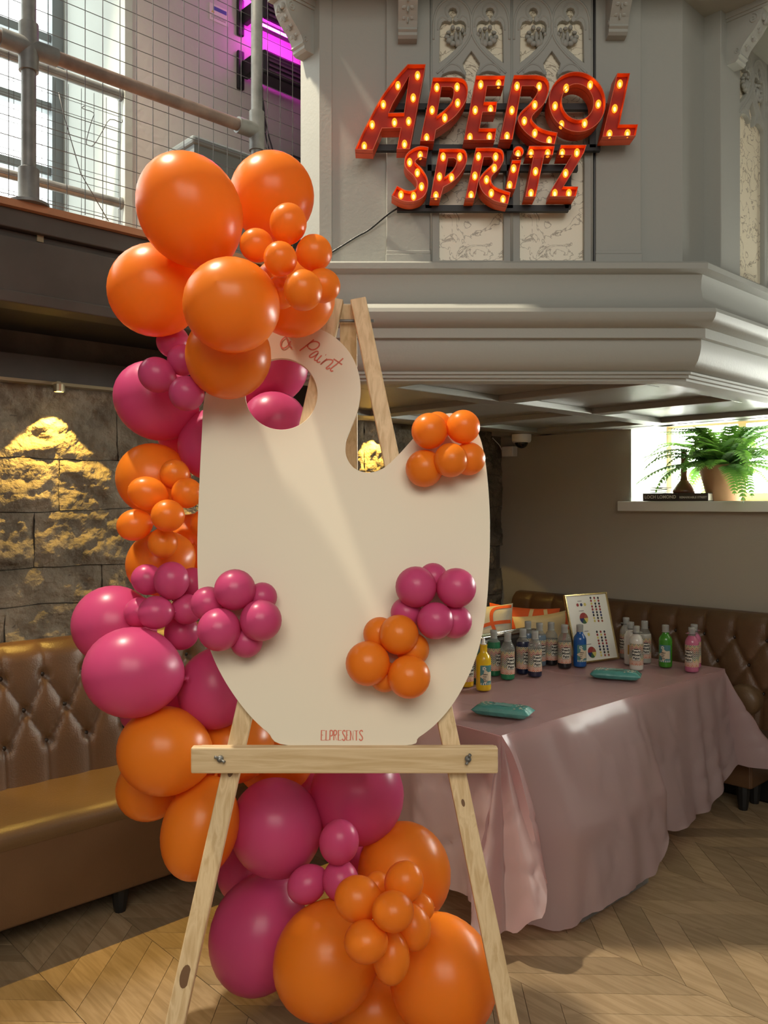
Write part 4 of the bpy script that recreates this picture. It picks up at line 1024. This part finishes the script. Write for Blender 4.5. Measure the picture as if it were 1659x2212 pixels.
for i in range(int((Yb-Ya)/.07)+1):
    o = add(wv, 'wire', rl); o.matrix_basis = MT @ Matrix.Translation((XF-.04, Ya+.07*i, 0))
for i in range(22):
    o = add(wh, 'wire', rl); o.matrix_basis = MT @ Matrix.Translation((XF-.044, 0, 2.71+.07*i))
# guard frame in the window recess
gd, MT = rthing('window_guard', 'pipe and mesh guard frame across the large window', 'guard rail', -.03, -4.0, 2.67)
YG = roomxy(onleft(287, -.03))[1]
obj('post', MB().tube([(-.03, YG, 2.67), (-.03, YG, 3.55)], .021, 14).xf(MT), M['galv'], gd, smooth=40)
for zz in (3.53, 3.02):
    obj('rail', MB().tube([(-.03, -5.38, zz), (-.03, YG, zz)], .021, 14).xf(MT), M['galv'], gd, smooth=40)
    obj('collar', MB().tube([(-.03, YG, zz-.05), (-.03, YG, zz+.05)], .028, 14).tube([(-.03, YG-.07, zz), (-.03, YG, zz)], .028, 14).xf(MT), M['galv'], gd, smooth=40)
g1 = MB().tube([(0, 0, 2.70), (0, 0, 3.51)], .0013, 4).mesh('wire', M['wire']); g2 = MB().tube([(0, -5.3, 0), (0, YG-.03, 0)], .0013, 4).mesh('wire', M['wire'])
for i in range(26): add(g1, 'wire', gd).matrix_basis = MT @ Matrix.Translation((-.055, YG-.06-.06*i, 0))
for i in range(13): add(g2, 'wire', gd).matrix_basis = MT @ Matrix.Translation((-.057, 0, 2.72+.06*i))
# bent wire hook hung on the mesh
def onmesh(px, py, xr=XF-.055): P = onleft(px, xr); P.z = CH-(py-HZ)/F*P.y; return P
tag(obj('wire_hook', MB().tube(spline([onmesh(*q) for q in ((183, 229), (178, 234), (203, 244), (198, 262), (187, 305), (192, 314), (203, 313), (222, 283), (238, 258), (263, 265), (264, 258))], 3), .0016, 5), M['wire'], smooth=True), 'bent wire hook hanging on the balcony mesh', 'hook')
tag(obj('wire_stay', MB().tube([onmesh(127, 200, .3), onmesh(140, 255, .3), onmesh(175, 375, .3), onmesh(235, 478, .3)], .002, 5), M['wire'], smooth=True), 'thin slack stay wire hanging behind the balcony mesh', 'wire')
# heaters with magenta neon
def heater(z0, z1, label, neon):
    y0 = -2.18; t, MT = rthing('radiant_heater', label, 'heater', .08, -1.95, z0, 'black wall heaters')
    obj('body', MB().box(.05, .17, y0+.05, -1.80, z0+.015, z1-.01).xf(MT), M['black'], t, bevel=.015)
    obj('bracket', MB().box(.0, .02, y0-.005, y0+.035, z0-.03, z1+.02).box(.015, .10, y0+.02, y0+.055, z0+.03, z1-.03).xf(MT), M['blackmetal'], t, bevel=.006)
    for k in range(3): obj('louvre', MB().box(.172, .177, y0+.08, -1.82, z0+.03+.025*k, z0+.04+.025*k).xf(MT), M['case'], t)
    if neon: obj('neon_tube', MB().tube([(.13, y0+.06, z0+.0), (.13, -1.82, z0+.0)], .006, 8).tube([(.06, y0+.06, z1+.02), (.06, -1.82, z1+.02)], .012, 8).xf(MT), M['neon'], t)
heater(4.07, 4.21, 'black wall heater edged with a magenta neon tube', True)
heater(3.79, 3.94, 'black wall heater without neon below the magenta-lit one', False)
t, MT = rthing('warning_notice', 'small white warning notice beside the upper heater', 'notice', .004, -2.28, 4.06)
obj('card', MB().box(.001, .004, -2.345, -2.235, 4.06, 4.145).xf(MT), M['label_white'], t)
obj('heading', MB().box(.0042, .0046, -2.32, -2.245, 4.115, 4.135).xf(MT), mat('blue print', (.05, .09, .3), .5), t)
obj('symbol', MB().add([(.0045, -2.335, 4.10), (.0045, -2.315, 4.10), (.0045, -2.325, 4.115)], [(0,1,2)]).xf(MT), mat('yellow print', (.6, .4, .02), .5), t)
for k in range(3): obj('text_line', MB().box(.0042, .0046, -2.335, -2.25, 4.075+.007*k, 4.077+.007*k).xf(MT), M['print_black'], t)
for a, (dx, lab) in enumerate(((0, 'black cable hanging from the lower heater'), (.02, 'second black cable hanging from the lower heater, crossing the first'))):
    pts = [onmesh(567-4*a, 188, .06+dx), onmesh(569+2*a, 235, .05+dx), onmesh(580-6*a, 290, .05+dx), onmesh(592-8*a, 336, .06+dx), onmesh(600-6*a, 400, .06+dx)]
    tag(obj('cable', MB().tube(spline(pts, 4), .004, 6), M['black'], smooth=True), lab, 'cable')
for k, lab in enumerate(('grey plastic crate under another crate on the balcony', 'grey plastic lidded crate, topmost of its stack on the balcony')):
    z0 = 2.669+.305*k; t, MT = rthing('crate', lab, 'crate', .20, -2.41, z0, 'crates on the balcony')
    obj('body', shell(.06, .34, -2.63, -2.19, z0, z0+.27, tp=-.0).xf(MT), M['crate'], t)
    obj('lid', MB().box(.045, .355, -2.645, -2.175, z0+.262, z0+.30).xf(MT), M['crate'], t, bevel=.012)
t, MT = rthing('speaker', 'black floor speaker standing beside the crates on the balcony', 'speaker', .22, -1.98, 2.669)
obj('cabinet', MB().prism([(.12, -2.10), (.34, -2.10), (.34, -1.90), (.12, -1.90)], 2.669, 3.36).xf(MT), M['black'], t, bevel=.03)
obj('grille', MB().box(.34, .346, -2.085, -1.915, 2.72, 3.31).xf(MT), M['blackmetal'], t)

# ================================================================ EASEL AND PALETTE BOARD
def Yp(py): return 2.274/(1+.0001203*(py-HZ))
def onboard(px, py, off=0): Y = Yp(py)+off; return pix(px, py, Y)
EB = Vector((-.09, 2.15, 0)); es = thing('easel', 'tall pine studio easel carrying the palette board', 'easel', EB)
TE = Matrix.Translation(-EB)
def leg_line(px_t, py_t, Yt, px_c, py_c, Yc):
    a, b = pix(px_t, py_t, Yt), pix(px_c, py_c, Yc); k = a.z/(a.z-b.z); return a, a+(b-a)*k
for (pt, pc) in ((726, 506), (774, 981)):
    a, b = leg_line(pt, 648, 2.435, pc, 1640, 2.165)
    lg = obj('leg', MB().beam(a, b, .046, .030, (1, 0, 0)).xf(TE), M['pine'], es, bevel=.003)
    for fr_, r_ in ((.585 if pt < 750 else .33, .010), (.80 if pt < 750 else .62, .017 if pt < 750 else .006)):
        q = a+(b-a)*fr_; d = (b-a).normalized(); nn = Vector((0, -1, 0)); nn = (nn-d*nn.dot(d)).normalized(); sd_ = d.cross(nn)
        kb = MB().lathe([(0, 0), (1, 0)], 16, caps=False); Mk = frame(q+nn*.0154, sd_, d)
        kb.v = [Vector((p.x*r_*.75, p.y*r_*1.6, 0)) for p in kb.v]
        if Mk.to_3x3().col[2].dot(nn) < 0: kb.f = [tuple(reversed(f)) for f in kb.f]
        obj('knot', kb.xf(TE @ Mk), M['knot'], lg)
ra, rb = pix(753, 657, 2.45), Vector((-.11, 3.02, 0)); obj('rear_leg', MB().beam(ra, rb, .050, .034, (1, 0, 0)).xf(TE), M['pine'], es, bevel=.003)
c0, c1 = pix(415, 1640, 2.125), pix(1075, 1640, 2.125)
obj('crossbar', MB().box(c0.x, c1.x, 2.112, 2.138, c0.z-.033, c0.z+.033).xf(TE), M['pine_x'], es, bevel=.004)
obj('ledge', MB().box(c0.x+.02, c1.x-.006, 2.138, 2.150, c0.z-.03, c0.z+.030).xf(TE), M['pine_x'], es, bevel=.002)
def bolt(c, ax, Ln):
    ax = Vector(ax); c = Vector(c); b = MB().tube([c-ax*Ln*.5, c+ax*Ln*.5], .0042, 10)
    return b
for px, tl in ((477, .5), (1011, 1.9)):
    c = pix(px, 1638, 2.112); b = MB().tube([(c.x, 2.098, c.z), (c.x, 2.16, c.z)], .004, 10).tube([(c.x, 2.102, c.z), (c.x, 2.112, c.z)], .008, 12)
    for s_ in (-1, 1): b.tube([(c.x, 2.106, c.z), (c.x+s_*.010*math.cos(tl), 2.102, c.z-s_*.010*math.sin(tl)), (c.x+s_*.014*math.cos(tl), 2.100, c.z-s_*.013*math.sin(tl))], [.004, .0035, .0045], 8)
    obj('wing_nut', b.xf(TE), M['galv'], es, smooth=True)
ct = pix(750, 693, 2.43); b = MB().tube([(ct.x-.078, 2.43, ct.z), (ct.x+.078, 2.43, ct.z)], .0045, 10)
obj('pivot_bolt', b.xf(TE), M['galv'], es, smooth=True)
for s_ in (-1, 1):
    b = MB().tube([(ct.x+s_*.05, 2.43, ct.z), (ct.x+s_*.060, 2.43, ct.z)], .009, 10)
    for k in (-1, 1): b.tube([(ct.x+s_*.055, 2.43, ct.z), (ct.x+s_*.062, 2.43-.004, ct.z+k*.015)], [.004, .0045], 8)
    obj('wing_nut', b.xf(TE), M['galv'], es, smooth=True)
OUT = [(628,1610),(870,1610),(905,1592),(948,1557),(990,1502),(1028,1420),(1048,1330),(1056,1230),(1058,1130),(1054,1050),(1046,985),(1034,940),(1010,906),(972,894),(932,910),(894,948),(860,985),(828,1013),(795,1022),(765,1012),(748,986),(747,955),(758,925),(772,890),(779,850),(776,812),(764,778),(745,750),(718,726),(688,712),(645,706),(595,712),(545,732),(500,765),(462,810),(443,862),(437,950),(432,1050),(428,1160),(429,1250),(436,1335),(458,1410),(488,1472),(532,1535),(578,1580)]
sp_ = spline(OUT, 5, True)
sp_ = [p for p in sp_]
BO = onboard(745, 1610); 
# 2D coordinates in the tilted board plane
BX = Vector((1, 0, 0)); e1 = onboard(745, 1610); e2 = onboard(745, 800); BYv = (e2-e1); BYv.x = 0; BYv.normalize()
BF = frame(BO, BX, BYv)
def b2(px, py): q = onboard(px, py)-BO; return (q.dot(BX), q.dot(BYv))
o2 = [b2(p.x, min(p.y, 1610)) for p in sp_]; h2 = [b2(608.5+78.5*math.cos(t), 852+77.5*math.sin(t)) for t in [2*math.pi*i/56 for i in range(56)]]
pb = plate([o2, h2], .005, .0008)
bd = thing('palette_board', 'large white artist palette board with thumb hole standing on the easel', 'board', BO)
TB = Matrix.Translation(-BO) @ BF
obj('panel', MB().add(pb.v, pb.f).xf(TB @ Matrix.Translation((0, 0, -.002))), M['board'], bd)
def cc(c): return b2(580+c[0]*.1326, 700+c[1]*.1326)
def rib(strokes, w, mapf, k=6):
    mb = MB()
    for st in strokes: ribbon(mb, [mapf((p.x, p.y)) for p in spline(st, k)], w)
    return mb
GL = [[[(366,290),(335,345),(290,390),(240,402),(206,362),(214,292),(258,236),(300,228),(322,290),(345,350),(388,404)]],
      [[(745,262),(690,310),(600,380),(513,445)], [(648,392),(646,350),(700,308),(770,294),(828,320),(828,368),(778,415),(710,430),(655,398)]],
      [[(822,468),(788,455),(722,490),(676,530),(692,555),(745,538),(812,492)], [(820,475),(765,560),(758,596),(784,604),(800,600)]],
      [[(872,520),(805,595),(802,628),(830,632),(850,622)]], [[(934,510),(944,514)]],
      [[(962,575),(900,625),(853,670)], [(862,660),(930,608),(985,588),(1045,598),(1048,632),(990,690),(948,724),(966,742),(1010,722)]],
      [[(1222,568),(1130,652),(1030,730),(1018,762),(1036,778),(1058,768)], [(1066,578),(1130,620),(1204,672)]]]
for st in GL: obj('lettering', rib(st, .0042, cc).xf(TB @ Matrix.Translation((0, 0, .0045))), M['ink'], bd)
def ec(c): return b2(660+c[0]*.09644, 1560+c[1]*.09644)
def S_(x0, x1): w = x1-x0; return [[(x1-w*.08,215),(x0+w*.75,185),(x0+w*.35,190),(x0+w*.12,230),(x0+w*.35,270),(x0+w*.7,310),(x0+w*.92,355),(x0+w*.7,400),(x0+w*.3,402),(x0+w*.02,370)]]
def E_(x0, x1): return [[(x0+10,182),(x0+4,402)], [(x0,182),(x1,182),(x1,195)], [(x0+8,285),(x0+(x1-x0)*.55,285)], [(x0,402),(x1-5,402),(x1,380)]]
EL = [E_(355,440), [[(470,182),(464,402)],[(452,402),(525,402),(530,380)]], [[(558,182),(552,402)],[(558,182),(600,186),(620,225),(610,290),(570,308)]], [[(645,182),(640,402)],[(645,182),(690,188),(706,225),(690,275),(650,288)],[(670,288),(700,402)]],
      E_(735,812), S_(830,900), E_(920,998), [[(1015,190),(1012,405)],[(1018,190),(1072,405)],[(1074,190),(1072,405)]], [[(1145,190),(1145,408)],[(1095,190),(1190,190)]], S_(1208,1290)]
for st in EL:
    mb = MB()
    for i, s_ in enumerate(st): ribbon(mb, [ec((p.x, p.y)) for p in (spline(s_, 5) if len(s_) > 4 else [Vector((*q, 0)) for q in s_])], .0030 if (i == 0 or len(s_) > 4) else .0012)
    obj('lettering', mb.xf(TB @ Matrix.Translation((0, 0, .0045))), M['ink'], bd)

# ================================================================ BALLOONS
def balloon_mesh(m):
    pr = []
    n = 18
    for i in range(n+1):
        t = math.pi*i/n; z = -math.cos(t); r = math.sin(t)
        if z < -.35: k = (-z-.35)/.65; z = z-.055*k*k; r = r*(1-.10*k*k)
        pr.append((max(r, .0), z))
    me = MB().lathe(pr, 28, caps=False).mesh('balloon', m); me.shade_smooth(); return me
def knot_mesh(m):
    me = MB().lathe([(.05, -1.03), (.055, -1.06), (.035, -1.085), (.045, -1.11), (.075, -1.13), (.07, -1.135), (0, -1.12)], 10, caps=False).mesh('knot', m); me.shade_smooth(); return me
bme = {'o': balloon_mesh(M['orange']), 'p': balloon_mesh(M['pink'])}; kme = {'o': knot_mesh(M['orange']), 'p': knot_mesh(M['pink'])}
PEND = []
def balloon(*a, **k): PEND.append([list(a), k])
def make_balloon(col, px, py, a, b, Y, label, group, ang=None, tipz=0):
    """a: silhouette radius along the knot direction, b: across (pixels); ang: image direction of the knot in degrees (0 right, 90 down)"""
    c = pix(px, py, Y); s = Y/F
    if ang is None: kd = Vector((.12, .95, -.25)); 
    else: kd = Vector((math.cos(math.radians(ang)), .25+tipz, -math.sin(math.radians(ang))))
    kd.normalize(); z = -kd; x = Vector((1, 0, 0)) if abs(z.x) < .8 else Vector((0, 0, 1)); y = z.cross(x).normalized(); x = y.cross(z)
    if ang is None: sx, sy, sz = a*s, b*s, (a+b)/2*s*1.03
    else: sx = sy = b*s; sz = a*s
    R3 = Matrix((x, y, z)).transposed()
    o = bpy.data.objects.new('balloon', bme[col]); COL.objects.link(o)
    o.matrix_basis = Matrix.Translation(c) @ R3.to_4x4() @ Matrix.Diagonal((sx, sy, sz, 1))
    tag(o, label, 'balloon', group)
    k = bpy.data.objects.new('knot', kme[col]); COL.objects.link(k); k.parent = o
    return o
def batch(col, label, group, lst):
    for q in lst: balloon(col, q[0], q[1], q[2], q[3], q[4], label if len(q) < 7 or not q[6] else q[6], group, q[5] if len(q) > 5 else None)
GT = 'balloons at the top of the garland'
batch('o', 'large orange balloon in the topmost bunch of the garland, above the palette', GT, [
 (411,455,124,110,2.17,60,'largest orange balloon of the top bunch, egg shaped and backlit by the window'), (588,424,93,91,2.40,100,'large orange balloon behind the small orange balloons at the garland top'), (337,627,102,99,2.34,-20,'large orange balloon of the top bunch nearest the dark balcony beam'),
 (501,660,104,101,2.02,None,'large orange balloon with dark tip in front of the palette top'), (494,768,94,92,2.20,-90,'large orange balloon hanging over the thumb hole of the palette'), (633,640,92,88,2.27,200,'large orange balloon over the written word on the palette')])
batch('o', 'small orange balloon in the cluster above the written word on the palette', 'small orange balloons at the garland top',
 [(623,483,43,40,2.03,100), (555,530,37,36,2.07,20), (606,559,36,37,1.96), (679,546,39,39,2.04,170), (655,627,42,44,1.94), (697,617,39,37,2.03,190), (608,631,36,36,2.06,-60)])
batch('p', 'small pink balloon in the cluster under the top orange balloons', 'small pink balloons high on the garland',
 [(374,738,36,35,2.40,60), (396,778,34,34,2.30,20), (340,810,41,38,2.28,30), (404,850,38,38,2.22)])
batch('p', 'large pink balloon high on the garland beside the thumb hole', 'large pink balloons high on the garland',
 [(338,866,93,83,2.50,35,'large dusky pink balloon behind the small pink cluster under the top bunch'), (462,962,78,76,2.52,-90,'large pink balloon half hidden by the palette edge below the thumb hole'), (398,935,58,58,2.68,None,'pink balloon in shadow between two larger pink balloons and the stone wall'), (585,806,86,70,2.62,150,'large dark pink balloon seen through the upper part of the thumb hole'), (592,915,72,70,2.58,180,'large dark pink balloon seen through the lower part of the thumb hole')])
batch('o', '', 'large orange balloons on the middle of the garland', [(332,1035,80,77,2.52,30,'large orange balloon behind the small orange cluster, touching the large pink one above'), (347,1216,74,70,2.56,-30,'large orange balloon peeping out between the small orange and small pink clusters'), (425,1185,78,76,2.64,None,'large shaded orange balloon tucked behind the left edge of the palette board')])
batch('o', 'small orange balloon in the cluster beside the left edge of the palette board', 'small orange balloons on the middle of the garland',
 [(378,1025,33,32,2.39,80), (320,1066,43,36,2.34,20), (404,1065,33,33,2.38,160), (291,1134,38,34,2.36,-15), (363,1114,36,35,2.29), (352,1173,33,32,2.36,-90), (446,1132,34,33,2.44)])
batch('p', 'small pink balloon in the cluster above the two large pink balloons', 'small pink balloons on the middle of the garland',
 [(319,1252,35,33,2.44,30), (371,1254,41,38,2.36,90), (416,1262,36,36,2.46), (303,1323,34,33,2.44), (337,1323,38,36,2.34,0), (404,1316,34,33,2.39,180), (393,1366,38,37,2.46,-80)])
batch('p', 'large pink balloon on the middle of the garland above the leather bench', 'large pink balloons on the middle of the garland',
 [(246,1350,88,85,2.54,20,'large pink balloon rising in front of the stone wall, behind the largest pink one'), (287,1452,105,97,2.32,10,'largest pink balloon on the garland, in front of the bench back'), (468,1486,88,82,2.46,-70,'large pink balloon behind the lower left curve of the palette and the easel leg'), (372,1505,66,66,2.62,None,'shaded pink balloon in the gap between two large pink balloons'), (300,1540,40,40,2.60,None,'pink balloon mostly hidden between the largest pink and the orange balloon below')])
batch('o', 'large orange balloon on the lower garland beside the easel leg', 'large orange balloons low on the garland',
 [(356,1622,101,94,2.36,20,'large round orange balloon in front of the bench beside the crossbar end'), (326,1700,74,70,2.56,-30,'orange balloon peeping out under the round orange balloon, against the bench seat'), (433,1790,107,82,2.40,-75,'egg-shaped orange balloon crossed by the easel leg below the crossbar'), (505,1610,88,80,2.58,None,'shaded orange balloon behind the easel leg at the crossbar'), (594,1640,84,76,2.62,None,'shaded orange balloon behind the crossbar under the palette')])
batch('p', 'large pink balloon under the easel crossbar', 'large pink balloons low on the garland',
 [(597,1788,106,99,2.42,75,'large pink balloon beside the egg-shaped orange balloon under the crossbar'), (772,1716,106,101,2.56,80,'large pink balloon cut by the crossbar and nearest the tablecloth'), (665,1700,60,60,2.76,None,'shaded pink balloon between the two large pink ones under the crossbar'), (545,1880,76,74,2.66,None,'dark shaded pink balloon behind the easel leg above the largest floor pink balloon'), (800,1835,66,64,2.78,None,'dark shaded pink balloon behind the small pink and the glossy orange balloon'), (560,2018,122,106,2.60,-75,'largest pink balloon near the floor beside the orange floor balloons')])
batch('p', 'small pink balloon between the large balloons under the easel crossbar', 'small pink balloons low on the garland', [(733,1819,49,43,2.33,100), (664,1910,45,39,2.36,-30), (736,1902,43,39,2.34,-100)])
batch('o', 'large orange balloon in the bunch on the floor between the easel legs', 'large orange balloons at the garland foot',
 [(874,1885,108,100,2.56,75,'glossy dark orange balloon beside the pink tablecloth'), (705,2073,122,112,2.30,-60,'large orange floor balloon beside the largest pink floor balloon'), (958,2112,124,116,2.30,-100,'large orange floor balloon crossed by the easel leg beside the tablecloth'), (806,2184,94,92,2.46,-90,'large orange balloon lying on the floor under two other orange balloons')])
batch('o', 'small orange balloon in the cluster on top of the large floor balloons', 'small orange balloons at the garland foot',
 [(774,1942,52,48,2.10,20), (815,1912,28,28,2.24), (873,1906,46,42,2.14,120), (849,1969,46,42,2.02), (905,1960,34,30,2.22,180), (893,2004,47,39,2.12,-100), (791,2034,48,44,2.02), (846,2068,55,40,2.10,-90)])
def on_board(col, label, group, lst):
    for px, py, r, back in lst:
        Y = Yp(py)-(.045 if back else .088); balloon(col, px, py, r, r, Y, label, group)
on_board('o', 'small orange balloon in the cluster on the upper right tip of the palette', 'orange balloons on the palette tip', [(928,931,39,0), (1001,922,36.5,0), (946,920,31,1), (917,1012,40.5,1), (974,994,37,0), (1013,991,36,1)])
on_board('p', 'small pink balloon in the cluster on the right side of the palette', 'pink balloons on the right of the palette', [(899,1268,44.5,0), (986,1270,43,0), (936,1248,32,1), (941,1341,40,0), (983,1342,37,1), (878,1324,34,1)])
on_board('o', 'small orange balloon in the cluster on the lower right of the palette', 'orange balloons on the lower palette', [(862,1371,43,0), (795,1433,48,0), (884,1462,46.5,0), (821,1369,36,1), (892,1403,36,1), (832,1462,33,1)])
on_board('p', 'small pink balloon in the cluster on the left side of the palette', 'pink balloons on the left of the palette', [(508,1274,44.5,0), (564,1340,45,0), (474,1360,46.5,0), (450,1304,37,1), (567,1290,32,1), (533,1386,35,1)])

# spread the garland in depth so that neighbours touch instead of sinking into each other
st_ = []
for a, k in PEND:
    col, px, py, ra, rb, Y = a[:6]; st_.append([px, py, (ra+rb)/2, Y, Y, 'palette' in a[7] and 'garland' not in a[7]])
for it in range(60):
    for i in range(len(st_)):
        for j in range(i):
            A, B = st_[i], st_[j]; ca, cb = pix(A[0], A[1], A[3]), pix(B[0], B[1], B[3]); ra, rb = A[2]*A[3]/F, B[2]*B[3]/F
            d = (ca-cb).length; tgt = .86*(ra+rb)
            if d < tgt:
                g = min(.03, (tgt-d)*.35); f, n_ = (A, B) if A[3] >= B[3] else (B, A)
                if not f[5]: f[3] = min(f[4]+.20, f[3]+g)
                if not n_[5]: n_[3] = max(n_[4]-.10, n_[3]-g*.4)
for s_, (a, k) in zip(st_, PEND):
    a[5] = s_[3]; make_balloon(*a, **k)
